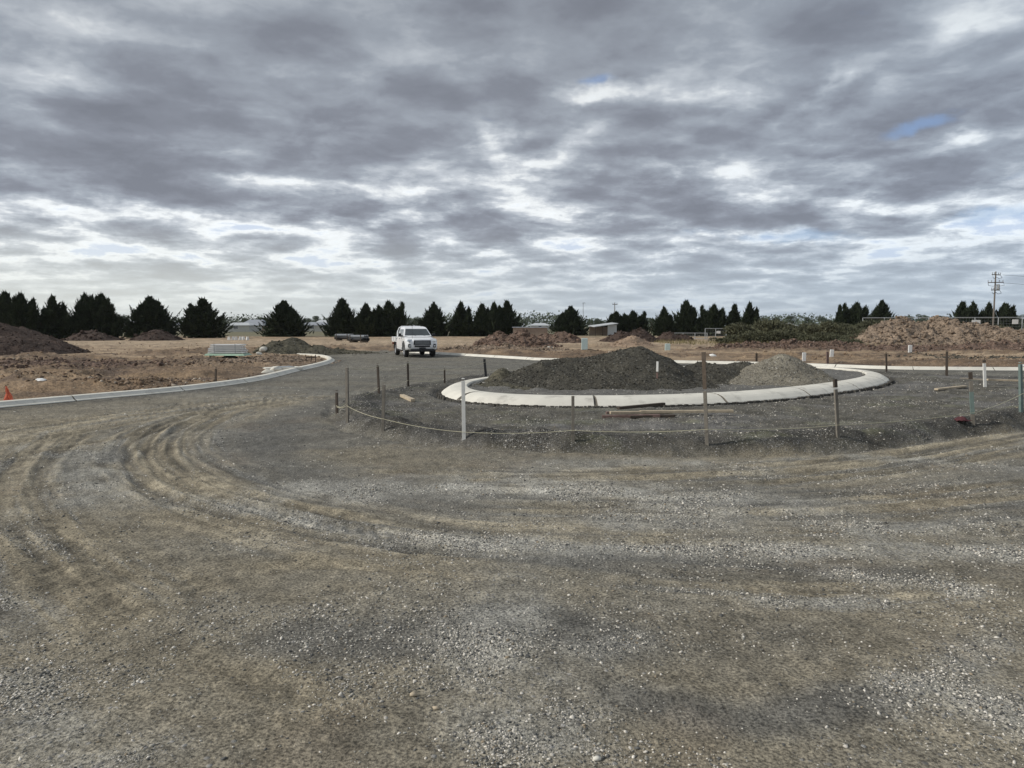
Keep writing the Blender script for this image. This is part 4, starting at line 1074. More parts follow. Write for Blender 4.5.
# far wood along the horizon
def woodland():
    rs = np.random.RandomState(9); Vs = []
    n = 46000
    X = rs.uniform(-900, 900, n); Y = rs.uniform(640, 900, n)
    hh = 6.5 + 9 * np.clip(fbm(X / 45, Y / 400, 3, 5) + .35, 0, 1) + rs.normal(0, .8, n)
    Z = rs.rand(n) ** .7 * hh
    P = np.stack([X, Y, Z], 1); D = rs.normal(size=(n, 3)); D /= np.linalg.norm(D, axis=1)[:, None]
    V, Fc = leaf_tris(P, D, rs.uniform(1.0, 2.2, n), rs.uniform(.6, 1.2, n), rs)
    tag(np_mesh('distant_woodland', V, Fc, M_gum), 'far-off line of trees along the horizon', 'woodland', kind='stuff')
woodland()

# shrubs on the right
def shrub_proto(seed, n=2600):
    rs = np.random.RandomState(seed); root = empty('shrub', (0, 0, 0))
    nl = 8; C_ = np.stack([rs.uniform(-1.2, 1.2, nl), rs.uniform(-.8, .8, nl), rs.uniform(.4, 1.25, nl)], 1); rr = rs.uniform(.45, .75, nl); Vs = []
    for i in range(nl):
        m = n // nl; d = rs.normal(size=(m, 3)); d /= np.linalg.norm(d, axis=1)[:, None]; d[:, 2] = np.where(d[:, 2] < -.4, -d[:, 2], d[:, 2])
        P = C_[i] + d * (rr[i] * rs.uniform(.3, 1.15, m) ** .6)[:, None]; P[:, 2] = np.maximum(P[:, 2], .02)
        Dd = d * .6 + rs.normal(size=(m, 3)) * .6 + np.array([0, 0, .5]); Dd /= np.linalg.norm(Dd, axis=1)[:, None]
        Vs.append(leaf_tris(P, Dd, rs.uniform(.14, .34, m), rs.uniform(.03, .07, m), rs)[0])
    V = np.concatenate(Vs); np_mesh('foliage', V, np.arange(len(V)).reshape(-1, 3), M_bush, False, parent=root)
    mb = MB()
    for c_ in C_: mb.tube([(c_[0] * .2, c_[1] * .2, -.05), (c_[0] * .7, c_[1] * .7, c_[2] * .6), tuple(c_)], [.03, .022, .008], 5)
    mb.build('stems', M_bark, root); return root
SP = [shrub_proto(i) for i in (301, 302, 303)]; su = [False] * 3
k = 0
SHR = []
for px in range(738, 905, 11): SHR.append((px + tr_.uniform(-3, 3), 72 + tr_.uniform(-3, 5), 321 + tr_.uniform(-2, 3) + (4 if px < 755 else 0)))
for px in range(745, 870, 15): SHR.append((px + tr_.uniform(-3, 3), 62 + tr_.uniform(-2, 2), 331 + tr_.uniform(-2, 3)))
SHR += [(984, 70, 325), (998, 70, 324), (722, 66, 338), (733, 68, 333), (850, 58, 337), (842, 57, 340)]
for i, (px, D, top) in enumerate(SHR):
    k = i % 3; o = SP[k] if not su[k] else copy_tree(SP[k]); su[k] = True
    h = zat(top + 2.6, D); sc = max(.35, h / 1.75)
    o.location = (at(px, D), D, .05); o.scale = (max(sc, .8) * 1.1, max(sc, .8), sc); o.rotation_euler = (0, 0, tr_.uniform(0, 6.28))
    lab = 'leafy green shrub in the unbroken thicket between the rubble ridge and the right conifers'
    if i == 0: lab = 'back shrub at the left end of the thicket, under the last conifer of the row'
    n_ = len(SHR)
    if i == n_ - 6: lab = 'isolated low shrub behind the tan bank, left of the power pole'
    if i == n_ - 5: lab = 'isolated low shrub behind the tan bank, at the foot of the power pole'
    if i == n_ - 4: lab = 'lowest small shrub at the left front corner of the thicket'
    if i == n_ - 3: lab = 'small shrub second from the left front corner of the thicket'
    tag(o, lab, 'shrub', 'shrubs of the thicket on the right')
# dry grass along the thicket foot and fields
def grass():
    rs = np.random.RandomState(12); n = 16000
    X = rs.uniform(14, 48, n); Y = rs.uniform(55, 78, n); m = rs.rand(n) < np.clip(.4 + 1.5 * fbm(X / 3, Y / 3, 3, 4), 0, 1); X, Y = X[m], Y[m]; n = len(X)
    z = site(X, Y)[0]; D = rs.normal(size=(n, 3)) * .3 + np.array([0, 0, 1]); D /= np.linalg.norm(D, axis=1)[:, None]
    V, Fc = leaf_tris(np.stack([X, Y, z], 1), D, rs.uniform(.15, .45, n), rs.uniform(.01, .03, n), rs)
    tag(np_mesh('dry_grass', V, Fc, M_grass), 'thin dry grass around the foot of the shrubs', 'grass', kind='stuff')
grass()

# ------------------------------------------------------------------ stakes
def stake(px, py_base, px_top, py_top, wd, mt, label, top=None, top_len=.18, D=None, mid=None, group='survey stakes around the site'):
    x, y, z = ground_pt(px, py_base)
    L = zat(py_top, y) - z; dx = at(px_top, y, L) - at(px, y, 0)
    root = empty('stake', (x, y, z)); lean = rnd.uniform(-.03, .03)
    root.rotation_euler = (lean, math.atan2(dx, L), 0)
    rz = rnd.uniform(-.5, .5); Mz = Matrix.Rotation(rz, 3, 'Z')
    tl = min(top_len, L * .4) if top else 0
    mb = MB(); h = L - tl
    mb.box((0, 0, (h - .06) / 2 - .03), (wd, wd * .62, h + .06), Mz, .97)
    if not top: mb.box((0, 0, h + .004), (wd * .94, wd * .58, .014), Mz, .75)
    mb.build('shaft', mt, root, bevel=.002)
    if top:
        m2 = MB(); m2.box((0, 0, h + tl / 2), (wd * 1.03, wd * .66, tl), Mz, .98); m2.build('painted_top', top, root)
    if mid:
        m3 = MB(); m3.box((0, 0, L * .42), (wd * 1.06, wd * .70, L * .42), Mz); m3.build('painted_band', mid, root)
    tag(root, label, 'stake', group); return root, Vector((x, y, z)), L
ST = {}
ST[1] = stake(337, 414, 336.6, 391, .05, M_woodd, 'short dark stake at the left tip of the string fence')
ST[2] = stake(347.5, 423, 347, 366, .055, M_wood, 'tall grey wooden stake beside the short one at the left tip of the fence')
ST[3] = stake(383, 432, 384, 383, .048, M_wood, 'grey stake second along the front string from the left tip')
ST[4] = stake(464, 439, 463, 379, .055, M_white, 'white painted stake in front of the island kerb')
ST[5] = stake(573, 442, 573, 394, .045, M_wood, 'grey stake in front of the kerb, between the white one and the tall dark-topped one')
ST[6] = stake(707, 446.5, 704, 352, .05, M_wood, 'tallest stake, dark-topped, right of the timber pile', top=M_woodm, top_len=.55)
ST[7] = stake(838, 440, 835, 379, .052, M_wood, 'stake with a dark head in front of the right end of the island kerb', top=M_woodd, top_len=.12)
ST[8] = stake(973, 426, 971, 372, .055, M_wood, 'stake with green paint on its middle beside the red rag', top=M_woodd, top_len=.12, mid=M_green)
ST[9] = stake(1021, 413, 1020, 362.5, .07, M_green, 'green painted stake at the right edge of the photo')
ST[10] = stake(985, 387.5, 984, 360, .07, M_white, 'white stake with a dark tip behind the green-banded one', top=M_woodd, top_len=.06)
ST[11] = stake(946.6, 376, 946.6, 350.5, .075, M_woodd, 'dark stake in front of the far right kerb')
ST[12] = stake(886.5, 372, 886, 352.5, .06, M_woodd, 'dark stake just behind the right tip of the roundabout kerb')
ST[13] = stake(379, 394, 377.5, 364, .05, M_woodd, 'dark stake left of the loose board, behind the left tip of the bed')
ST[14] = stake(408.3, 387, 407.7, 362, .055, M_woodd, 'dark stake directly below the front of the ute')
ST[15] = stake(444.7, 383, 444.5, 368.5, .05, M_woodd, 'short dark stake between the ute and the left tip of the kerb')
ST[16] = stake(486, 377, 484.3, 358, .075, M_black, 'thick black leaning stake behind the left tip of the roundabout kerb')
ST[17] = stake(657, 386.5, 657.5, 361.5, .05, M_woodr, 'white-topped stake standing in front of the big dark heap on the island', top=M_white, top_len=.28)
ST[18] = stake(215.7, 382, 215.7, 367.5, .055, M_woodd, 'lone dark stake behind the left kerb')
ST[19] = stake(756.5, 362, 756.5, 352.5, .09, M_woodd, 'short dark stake seen over the saddle between the island heaps')
ST[20] = stake(827.5, 364.5, 827.5, 351, .10, M_woodr, 'reddish brown stake behind the pale rock pile')
def wposts(px, pb, pt, wd, label, mt=M_sign, tilt=0):
    x, y, z = ground_pt(px, pb); L = zat(pt, y) - z; root = empty('marker_post', (x, y, z)); root.rotation_euler = (0, tilt, 0)
    mb = MB(); mb.box((0, 0, L * .5 - .04), (wd, wd * .35, L + .08)); mb.build('post', mt, root, bevel=.01)
    m2 = MB(); m2.box((0, 0, L + .012), (wd * .96, wd * .32, .024), None, .8); m2.build('cap', mt, root)
    tag(root, label, 'marker', 'small pale service markers'); return root
wposts(804, 362, 353, .17, 'short white marker just right of the pale rock pile summit')
wposts(831.5, 357, 350, .19, 'white marker beside the reddish brown stake', tilt=.05)
wposts(910, 352.5, 345.5, .2, 'small white marker at the foot of the tan bank')
wposts(584.5, 349, 338.5, .38, 'tall pale teal marker left of the island summit', M_teal)
wposts(667.5, 350.5, 344, .34, 'smaller pale teal marker right of the smooth tan cone', M_teal)

# string
def strung(pts, label, r=.004, sag=.03):
    P = []
    for a, b_ in zip(pts[:-1], pts[1:]):
        a, b_ = Vector(a), Vector(b_)
        for k in range(10):
            t = k / 10; p = a.lerp(b_, t); p.z -= sag * 4 * t * (1 - t); P.append(p)
    P.append(Vector(pts[-1])); mb = MB(); o_ = P[0].copy(); mb.tube([p - o_ for p in P], r, 5)
    o = mb.build('string', M_string); o.location = o_; tag(o, label, 'string', 'string lines between the stakes')
def sp(i, fr): _, p, L = ST[i]; return (p.x, p.y - .03, p.z + L * fr)
strung([sp(1, .3), sp(2, .30), sp(3, .26), sp(4, .12), sp(5, .24), sp(6, .17), sp(7, .21), sp(8, .24)], 'yellowish string tied low along the front stakes', .0036)
strung([sp(8, .24), sp(9, .38), (sp(9, .4)[0] + 2.6, sp(9, .4)[1] + 1.5, sp(9, .4)[2] - .1)], 'string running from the green-banded stake out of the photo on the right', .0055)
strung([sp(2, .97), sp(13, .93), sp(14, .93), sp(15, .9), sp(16, .8)], 'thin string along the rear stakes below the ute', .004, .05)
strung([sp(2, .35), sp(1, .35), sp(13, .2), sp(14, .25), sp(15, .3)], 'low string along the rear left of the bed', .004, .05)

# boards
def board(p0, p1, wd, th, mt, label, lift=.0, group='loose timber on the ground'):
    a = Vector(ground_pt(*p0)); b_ = Vector(ground_pt(*p1)); a.z += lift + th / 2; b_.z += lift + th / 2
    L = (b_ - a).length; root = MB(); root.box((0, 0, 0), (L, wd, th))
    nb = max(2, int(L / .4))
    o = root.build('board', mt, bevel=.004); o.location = (a + b_) / 2
    o.rotation_euler = (0, -math.asin(max(-1, min(1, (b_.z - a.z) / L))), math.atan2(b_.y - a.y, b_.x - a.x))
    tag(o, label, 'board', group); return o
board((402, 398), (413, 402.5), .10, .06, M_woodp, 'short pale board lying left of the island, end towards the camera', .01)
board((602, 418.5), (660, 417.5), .09, .05, M_woodr, 'reddish board at the bottom front of the timber pile', .0)
board((606, 414.5), (668, 413.5), .09, .05, M_woodr, 'reddish board lying at the back of the timber pile', .0)
board((610, 416.5), (672, 416), .08, .045, M_woodp, 'pale board in the middle of the timber pile', .045)
board((640, 416.5), (733, 415.3), .08, .045, M_woodp, 'long pale board reaching out of the timber pile to the right', .05)
board((618, 415.5), (664, 410.5), .08, .05, M_woodd, 'dark board laid slanting on top of the timber pile', .10)
board((630, 418.5), (675, 418), .08, .045, M_woodd, 'dark board under the right front of the timber pile', .0)
board((936, 391.5), (965, 388), .10, .045, M_woodp, 'pale board lying between the right kerb tip and the green-banded stake', .01)
board((961, 383), (1000, 386), .10, .04, M_wood, 'low brown rail left of the white stake with a dark tip', .12)
board((987, 386.5), (1040, 388.5), .09, .045, M_woodp, 'pale low rail running right from the white stake', .16)
# red rag
def rag(px, py, s, mt, label, name, cat, seed, tall=.4):
    rs = np.random.RandomState(seed); x, y, z = ground_pt(px, py); n = 13
    g = np.linspace(-1, 1, n); X, Y = np.meshgrid(g, g)
    r = np.sqrt(X ** 2 + Y ** 2); Z = tall * np.clip(1 - r, 0, 1) ** .8 + .22 * fbm(X * 2.1, Y * 2.1, 3, seed); Z -= .1 * np.clip(r, 0, 1.4)
    X2 = X + .22 * fbm(X * 2, Y * 2, 2, seed + 1); Y2 = Y + .22 * fbm(X * 2, Y * 2, 2, seed + 2)
    V = np.stack([X2, Y2, Z], -1).reshape(-1, 3) * s; idx = np.arange(n * n).reshape(n, n)
    q = np.stack([idx[:-1, :-1], idx[:-1, 1:], idx[1:, 1:], idx[1:, :-1]], -1).reshape(-1, 4)
    o = np_mesh(name, V, q, mt, True); o.location = (x, y, z + .03)
    sm = o.modifiers.new('thick', 'SOLIDIFY'); sm.thickness = .008
    tag(o, label, cat); return o
M_rag = mat('faded_red_cloth', (.085, .030, .034), .9, .3, 10)
rag(961, 422.5, .11, M_rag, 'crumpled dark red rag on the bank beside the green-banded stake', 'rag', 'rag', 3, .5)
# orange marker behind the left kerb
def orange_marker():
    x, y, z = ground_pt(10, 402.5); root = empty('orange_marker', (x, y, z)); root.scale = (.55, .55, .85)
    n = 9; V = []; Fc = []
    prof = [(.20, 0), (.17, .05), (.13, .13), (.085, .21), (.055, .29), (.035, .36), (.03, .40)]
    rr = random.Random(5); m = 12
    for i, (r, h) in enumerate(prof):
        for k in range(m):
            a = 2 * math.pi * k / m; q = r * (1 + .45 * math.sin(3 * a + i * 1.7) + rr.uniform(-.3, .3))
            V.append((q * math.cos(a) - h * .30, q * .8 * math.sin(a), h + rr.uniform(-.03, .03)))
    for i in range(len(prof) - 1):
        for k in range(m): Fc.append((i * m + k, i * m + (k + 1) % m, (i + 1) * m + (k + 1) % m, (i + 1) * m + k))
    Fc.append(tuple((len(prof) - 1) * m + k for k in range(m)))
    mb = MB(); mb.add(V, Fc); mb.build('plastic_cloth', M_orange, root)
    m2 = MB(); m2.tube([(.02, 0, -.05), (-.08, 0, .25), (-.14, 0, .44)], [.012, .011, .01], 6); m2.build('pin', M_woodd, root)
    tag(root, 'crumpled orange plastic marker behind the left kerb at the edge of the photo', 'marker')
orange_marker()
rag(40.5, 382, .16, M_sign, 'scrap of white plastic litter on the brown soil behind the left kerb', 'litter', 'litter', 8, .4)

# plank stack
def plank_stack():
    x, y, z = ground_pt(228, 358); root = empty('plank_stack', (x, y, z)); root.rotation_euler = (0, 0, R(4))
    for q in (-.7, 0, .7): bs = MB(); bs.box((q, 0, .03), (.09, 1.0, .08)); bs.build('bearer', M_green, root)
    gm = mat('pale_green_wrap', (.36, .50, .38), .6, .2, 5)
    sh = MB(); sh.add([(-.98, -.56, .05), (.98, -.6, .03), (1.05, .5, .05), (-1.0, .5, .05), (-.9, -.5, .13), (.88, -.5, .12), (.88, .5, .13), (-.9, .5, .13)], [(3, 2, 1, 0), (4, 5, 6, 7), (0, 1, 5, 4), (1, 2, 6, 5), (2, 3, 7, 6), (3, 0, 4, 7)])
    sh.build('wrap', gm, root)
    rr = random.Random(2)
    for j in range(5):
        for c_ in range(4):
            mb = MB(); L = 1.66 - .05 * j + rr.uniform(-.06, .06)
            mb.box((rr.uniform(-.04, .04), -.36 + c_ * .24, .18 + j * .092), (L, .22, .062)); mb.build('plank', M_sign, root, bevel=.004)
    for q in (-.5, .5):
        m2 = MB(); m2.box((q, -.485, .37), (.03, .006, .46)); m2.box((q, 0, .603), (.03, .97, .006)); m2.build('strap', M_steel, root)
    tag(root, 'strapped stack of long white planks on a pale green base', 'stack')
plank_stack()
def lump(px, py, s, mt, label, seed, group='lumps of broken concrete', name='concrete_lump'):
    x, y, z = ground_pt(px, py); rs = np.random.RandomState(seed)
    V = []; Fc = []
    P, Fq = blob_proto(seed + 70); Fcx = Fq
    o = np_mesh(name, P * np.array([s * 1.3, s * .8, s * .6]), Fcx, mt, False); o.location = (x, y, z + s * .25); o.rotation_euler = (0, 0, rs.uniform(0, 3))
    b_ = o.modifiers.new('bevel', 'BEVEL'); b_.width = s * .12; b_.segments = 2
    tag(o, label, 'concrete lump', group)
lump(264, 352.5, .34, M_conc, 'pale broken concrete lump between the plank stack and the olive heap', 1)
lump(259, 355, .22, M_conc, 'smaller concrete lump just left of the pale broken one', 2)
lump(276, 371.5, .28, M_conc, 'flat grey concrete lump right behind the left kerb bend', 3)
lump(268, 374.5, .22, M_conc, 'small grey concrete lump behind the kerb, left of the flat one', 4)
lump(548, 350, .32, M_conc, 'pale slab fragment at the foot of the reddish rubble heap', 5)
lump(713, 356.5, .17, M_sign, 'flat white scrap lying on sand behind the island heaps', 6)
lump(1023, 368, .16, M_sign, 'white lump on dark soil at the right edge, beside the green stake', 7)


# concrete apron panel by the bend
def pit():
    x, y, z = ground_pt(281, 369.2); root = empty('drain_lid', (x, y, z - .08)); root.rotation_euler = (0, 0, R(38))
    mb = MB(); mb.box((0, 0, .10), (1.5, .8, .10)); mb.build('slab', M_conc, root, bevel=.01)
    m2 = MB(); m2.box((.1, 0, .165), (.7, .5, .03)); m2.build('lid', M_steel, root, bevel=.005)
    tag(root, 'concrete drain slab with a metal lid behind the bend of the left kerb', 'drain')
    x, y, z = ground_pt(311, 361.5); root = empty('pit_frame', (x, y, z))
    for q in (-.22, .0, .2):
        m = MB(); m.tube([(q, 0, -.05), (q + .02, 0, .28 + q * .2)], .018, 6); m.build('peg', M_woodd, root)
    m = MB(); m.box((0, .04, .2), (.5, .02, .07)); m.build('crosspiece', M_woodd, root)
    tag(root, 'dark wooden peg frame inside the curl of the left kerb', 'peg frame')
pit()

# pipe bundles
def pipes(px, py, wdt, label, rz):
    x, y, z = ground_pt(px, py); root = empty('pipe_bundle', (x, y, z)); root.rotation_euler = (0, 0, rz)
    rr = .16
    for j in range(2):
        for c_ in range(4 - j):
            mb = MB(); cy = (-1.5 + c_ + .5 * j) * rr * 2.05; cz = .14 + rr + j * rr * 1.78
            mb.lathe([(rr, -wdt / 2), (rr, wdt / 2), (rr * .86, wdt / 2), (rr * .86, -wdt / 2), (rr, -wdt / 2)], 'X', (0, cy, cz), 16)
            mb.build('pipe', M_pipe if j else M_black, root, smooth=False)
    for q in (-.35, .35):
        mb = MB(); mb.box((q * wdt, 0, .06), (.1, 1.5, .12)); mb.build('bearer', M_woodd, root)
        for s_ in (-1, 1):
            mb = MB(); mb.box((q * wdt, s_ * .72, .45), (.08, .06, .72)); mb.build('upright', M_woodd, root)
    tag(root, label, 'pipes', 'bundles of pipes on timber bearers')
M_pipe = mat('grey_plastic_pipe', (.22, .24, .26), .5, .15, 4)
pipes(344.5, 340.5, 1.9, 'left bundle of grey pipes on bearers in front of the clump of three conifers', R(-12))
pipes(359, 342.5, 1.7, 'right bundle of dark pipes on bearers, nearer the ute', R(-18))
for i in range(6):
    px = 229 + i * 3.6 + (i % 2) * .6
    x, y, z = ground_pt(px, 340.2)
    mb = MB(); mb.box((0, 0, .2), (.36, .2, .4), None, .7); o = mb.build('barrier_block', M_sign, bevel=.02); o.location = (x, y, z); o.rotation_euler = (0, 0, .2 * i)
    tag(o, ['leftmost', 'second', 'third', 'fourth', 'fifth', 'rightmost'][i] + ' small white barrier block in the row right of the pointed lone conifer', 'barrier', 'row of white barrier blocks')

# ------------------------------------------------------------------ far buildings
def house(px, D, wpx, eave_py, ridge_py, wall, roof, label, depth=9, kind='hip', rz=0.):
    W = wpx / F * D; x = at(px, D); he = max(2.0, zat(eave_py, D)); hr = zat(ridge_py, D)
    root = empty('house', (x, D + depth / 2, 0)); root.rotation_euler = (0, 0, rz)
    a, b_ = W / 2, depth / 2
    mb = MB(); mb.box((0, 0, he / 2 - .1), (W, depth, he + .2)); mb.build('wall', wall, root)
    o_ = .45; rm = MB(); ins = min(a * .55, b_) if kind == 'hip' else 0.0
    E = [(-a - o_, -b_ - o_, he), (a + o_, -b_ - o_, he), (a + o_, b_ + o_, he), (-a - o_, b_ + o_, he)]
    Rr = [(-a - o_ + ins, 0, hr), (a + o_ - ins, 0, hr)]
    E2 = [(p[0], p[1], p[2] - .18) for p in E]
    V = E + Rr + E2
    rm.add(V, [(0, 1, 5, 4), (2, 3, 4, 5), (1, 2, 5), (3, 0, 4), (6, 7, 1, 0), (7, 8, 2, 1), (8, 9, 3, 2), (9, 6, 0, 3), (9, 8, 7, 6)]); rf = rm.build('roof', roof, root)
    n = max(1, int(W / 4))
    for i in range(n):
        cx = -a + (i + .5) * W / n; big = i == n - 1 and n > 1
        if big:
            g = MB(); g.box((cx, -b_ - .03, 1.1), (min(2.6, W / n * .8), .06, 2.2)); g.build('garage_door', M_roofl, root)
        else:
            f = MB(); f.box((cx, -b_ - .04, 1.45), (1.5, .08, 1.3)); fo = f.build('window', M_sign, root)
            g = MB(); g.box((cx, -b_ - .085, 1.45), (1.3, .02, 1.1)); g.build('pane', M_glass, fo)
    tag(root, label, 'house', 'houses beyond the conifers'); return root
house(66, 200, 22, 325, 321, M_wallw, M_roofl, 'pale roofed house glimpsed between the leftmost clump and the pair of conifers')
house(130, 230, 24, 326.5, 320.5, M_wallw, M_roofg, 'grey roofed house left of the lone rounded conifer')
house(182, 235, 22, 326.5, 321, M_wallw, M_roofg, 'grey roofed house between the two lone conifers at left')
house(236, 220, 26, 327.5, 322.5, M_wallw, M_roofl, 'pale roofed house right behind the pointed lone conifer')
house(252, 250, 24, 326.5, 319.5, M_wallb, M_roofg, 'darker hip roofed house left of the round-topped conifer')
house(312, 225, 26, 327.5, 322, M_wallw, M_roofg, 'grey roofed house right of the round-topped conifer')
house(322, 265, 20, 326.5, 320, M_wallw, M_roofl, 'pale roofed house touching the clump of three conifers')
house(540, 300, 18, 327, 323, M_wallw, M_roofl, 'small white house in the far field left of the lone round conifer')
house(790, 330, 12, 325.5, 322.8, M_wallw, M_roofl, 'low pale building seen over the green shrubs')
house(775, 360, 14, 325, 321, M_wallw, M_roofg, 'small far house at the left over the shrubs')
# open shed
def shed():
    D = 128; x = at(603, D); root = empty('shed', (x, D, 0)); root.rotation_euler = (0, 0, R(8))
    W = 24 / F * D
    mb = MB(); mb.add([(-W / 2, -2.2, 1.55), (W / 2, -2.2, 2.1), (W / 2, 2.2, 2.25), (-W / 2, 2.2, 1.7), (-W / 2, -2.2, 1.67), (W / 2, -2.2, 2.22), (W / 2, 2.2, 2.37), (-W / 2, 2.2, 1.82)],
                      [(3, 2, 1, 0), (4, 5, 6, 7), (0, 1, 5, 4), (1, 2, 6, 5), (2, 3, 7, 6), (3, 0, 4, 7)]); mb.build('roof', M_roofl, root)
    mb = MB(); mb.box((W * .28, -1.6, .98), (W * .38, .1, 1.96)); mb.build('front_panel', M_roofl, root)
    mb = MB(); mb.box((0, 2.0, .8), (W * .94, .1, 1.6)); mb.build('back_wall', M_wallb, root)
    for q in (-.46, -.15): 
        mb = MB(); mb.box((q * W, -2.0, .8), (.12, .12, 1.6)); mb.build('post', M_woodd, root)
    tag(root, 'low open-fronted shed with a pale sloping roof left of the bushy conifers', 'shed')
shed()
def block_in_field():
    D = 118; x = at(530, D); root = empty('shed', (x, D, 0))
    mb = MB(); mb.box((0, 0, .75), (5.4, 3, 1.5)); mb.build('wall', M_wallb, root)
    mb = MB(); mb.box((0, 0, 1.56), (5.8, 3.4, .1), None, .96); mb.build('roof', M_roofg, root)
    tag(root, 'low brown shed behind the reddish rubble heaps', 'shed')
block_in_field()

# ------------------------------------------------------------------ poles and fences
def power_pole(px, top, D, label, rad=.15, arms=1, wires=None, group='poles'):
    x = at(px, D); h = zat(top, D); root = empty('power_pole', (x, D, 0))
    mb = MB(); mb.tube([(0, 0, -.3), (0, 0, h * .5), (0, 0, h)], [rad, rad * .85, rad * .65], 10); mb.build('shaft', M_polew, root)
    aw = h * .10
    for j in range(arms):
        za = h - .5 - j * h * .115
        ang = R(25) * (1 if j % 2 == 0 else -1)
        Ma = Matrix.Rotation(ang, 3, 'Z')
        mb = MB(); mb.box((0, -.12, za), (aw * 2, .1, .12), Ma); mb.build('crossarm', M_woodd, root)
        for q in (-.95, -.5, .5, .95):
            c_ = Ma @ Vector((q * aw, -.12, 0)); mb = MB(); mb.lathe([(.0, .30), (.06, .28), (.04, .2), (.075, .16), (.04, .10), (.03, .0)], 'Z', (c_.x, c_.y, za + .06), 8); mb.build('insulator', M_roofg, root)
            if arms > 1 and abs(q) > .6:
                mb = MB(); mb.tube([c_ + Vector((0, 0, za)), Vector((c_.x * 1.1, c_.y - .3, za - .45)), Vector((c_.x * .4, -.2, za - .6)), Vector((0, -.15, za - .3))], .03, 5); mb.build('lead', M_black, root)
    if arms > 1:
        mb = MB(); mb.lathe([(.0, .9), (.22, .85), (.22, .1), (.0, 0)], 'Z', (.4, -.1, h * .72), 10); mb.build('transformer', M_steel, root)
    tag(root, label, 'power pole', group)
    return root, x, D, h
_, px_, pD, ph = power_pole(992.5, 271.5, 113, 'tall timber power pole with crossarms above the right bank', .14, 3)
power_pole(614.5, 302.5, 190, 'far power pole with one crossarm above the bushy conifers', .14, 1)
def thin_pole():
    D = 170; x = at(583, D); h = zat(303, D); root = empty('light_pole', (x, D, 0))
    mb = MB(); mb.tube([(0, 0, -.2), (0, 0, h)], [.09, .06], 8); mb.build('shaft', M_steel, root)
    mb = MB(); mb.box((.15, 0, h), (.7, .2, .1)); mb.build('lamp_head', M_steel, root)
    tag(root, 'thin far pole beside the lone round conifer', 'pole', 'poles')
thin_pole()
def wire(a, b_, sag, label):
    P = []
    for k in range(25):
        t = k / 24; p = Vector(a).lerp(Vector(b_), t); p.z -= sag * 4 * t * (1 - t); P.append(p - Vector(a))
    mb = MB(); mb.tube(P, .018, 4); o = mb.build('power_line', M_black); o.location = a
    tag(o, label, 'power line', 'power lines')
wire((px_ + 1, pD, ph - .5), (px_ + 60, pD - 25, ph - 2), 1.4, 'power line running right from the top of the tall pole')
wire((px_ + 1.2, pD, ph - 1.7), (px_ + 60, pD - 25, ph - 3.2), 1.6, 'lower power line running right from the tall pole')

def mesh_fence(name, p0, p1, h, n, label, mt, wires, rail=True, r=.04, group='site fences'):
    """p0, p1 world xy"""
    root = empty(name, (p0[0], p0[1], 0)); d = Vector((p1[0] - p0[0], p1[1] - p0[1], 0))
    for i in range(n + 1):
        q = d * (i / n); mb = MB(); mb.tube([q + Vector((0, 0, -.1)), q + Vector((0, 0, h))], r, 8); mb.build('post', mt, root)
    if rail:
        for zz in (h, .12):
            mb = MB(); mb.tube([Vector((0, 0, zz)), d + Vector((0, 0, zz))], r * .8, 6); mb.build('rail', mt, root)
    mb = MB()
    for k in range(wires):
        zz = .2 + (h - .3) * k / max(1, wires - 1); mb.tube([Vector((0, 0, zz)), d + Vector((0, 0, zz))], .006, 3, False)
    m = int(d.length / .3)
    for k in range(m):
        q = d * (k / m); mb.tube([q + Vector((0, 0, .12)), q + Vector((0, 0, h))], .005, 3, False)
    mb.build('wire_mesh', mt, root)
    tag(root, label, 'fence', group); return root
fD = 84
mesh_fence('mesh_fence', (at(862, 86), 86), (at(1070, 80), 80), zat(317.6, 84), 9, 'long wire mesh fence with a top rail behind the tan bank', M_steel, 9, r=.05)
def sign(px, D, pt, pb, wpx, label):
    x = at(px, D); z0, z1 = zat(pb, D), zat(pt, D); root = empty('fence_sign', (x, D - .12, 0))
    mb = MB(); mb.box((0, 0, (z0 + z1) / 2), (wpx / F * D, .03, z1 - z0)); mb.build('panel', M_sign, root)
    mb = MB(); mb.box((0, .03, (z0 + z1) / 2), (.05, .03, z1 - z0 + .1)); mb.build('bracket', M_steel, root)
    tag(root, label, 'sign', 'white signs on the mesh fence')
sign(974.5, 82.5, 320, 324, 8.5, 'white sign on the mesh fence left of the power pole')
sign(1013.5, 81.3, 319.5, 324, 6, 'white sign on the mesh fence right of the power pole')
mesh_fence('temporary_fence', (at(671, 96), 96), (at(707, 95), 95), zat(333, 96), 3, 'low temporary fence panels in front of the row of conifers', M_steel, 5, r=.05)
mesh_fence('temporary_fence', (at(705, 92), 92), (at(726, 92), 92), zat(328.5, 92), 2, 'higher temporary fence panels at the left end of the shrubs', M_steel, 7, r=.05)
sign(718, 91.9, 331, 333.5, 4, 'tiny white sign on the higher temporary fence')

# ------------------------------------------------------------------ haze
def haze():
    mb = MB(); mb.box((0, 1200, 30), (7200, 6000, 62)); m = bpy.data.materials.new('air_haze'); m.use_nodes = True; nt = m.node_tree
    nt.nodes.clear(); o = nt.nodes.new('ShaderNodeOutputMaterial'); v = nt.nodes.new('ShaderNodeVolumePrincipled')
    v.inputs['Color'].default_value = (.86, .90, .95, 1); v.inputs['Density'].default_value = .00009; v.inputs['Anisotropy'].default_value = .2
    nt.links.new(v.outputs[0], o.inputs['Volume'])
    b = mb.build('haze', m); tag(b, 'thin pale haze over the far fields', 'haze', kind='stuff')
if HAZE: haze()

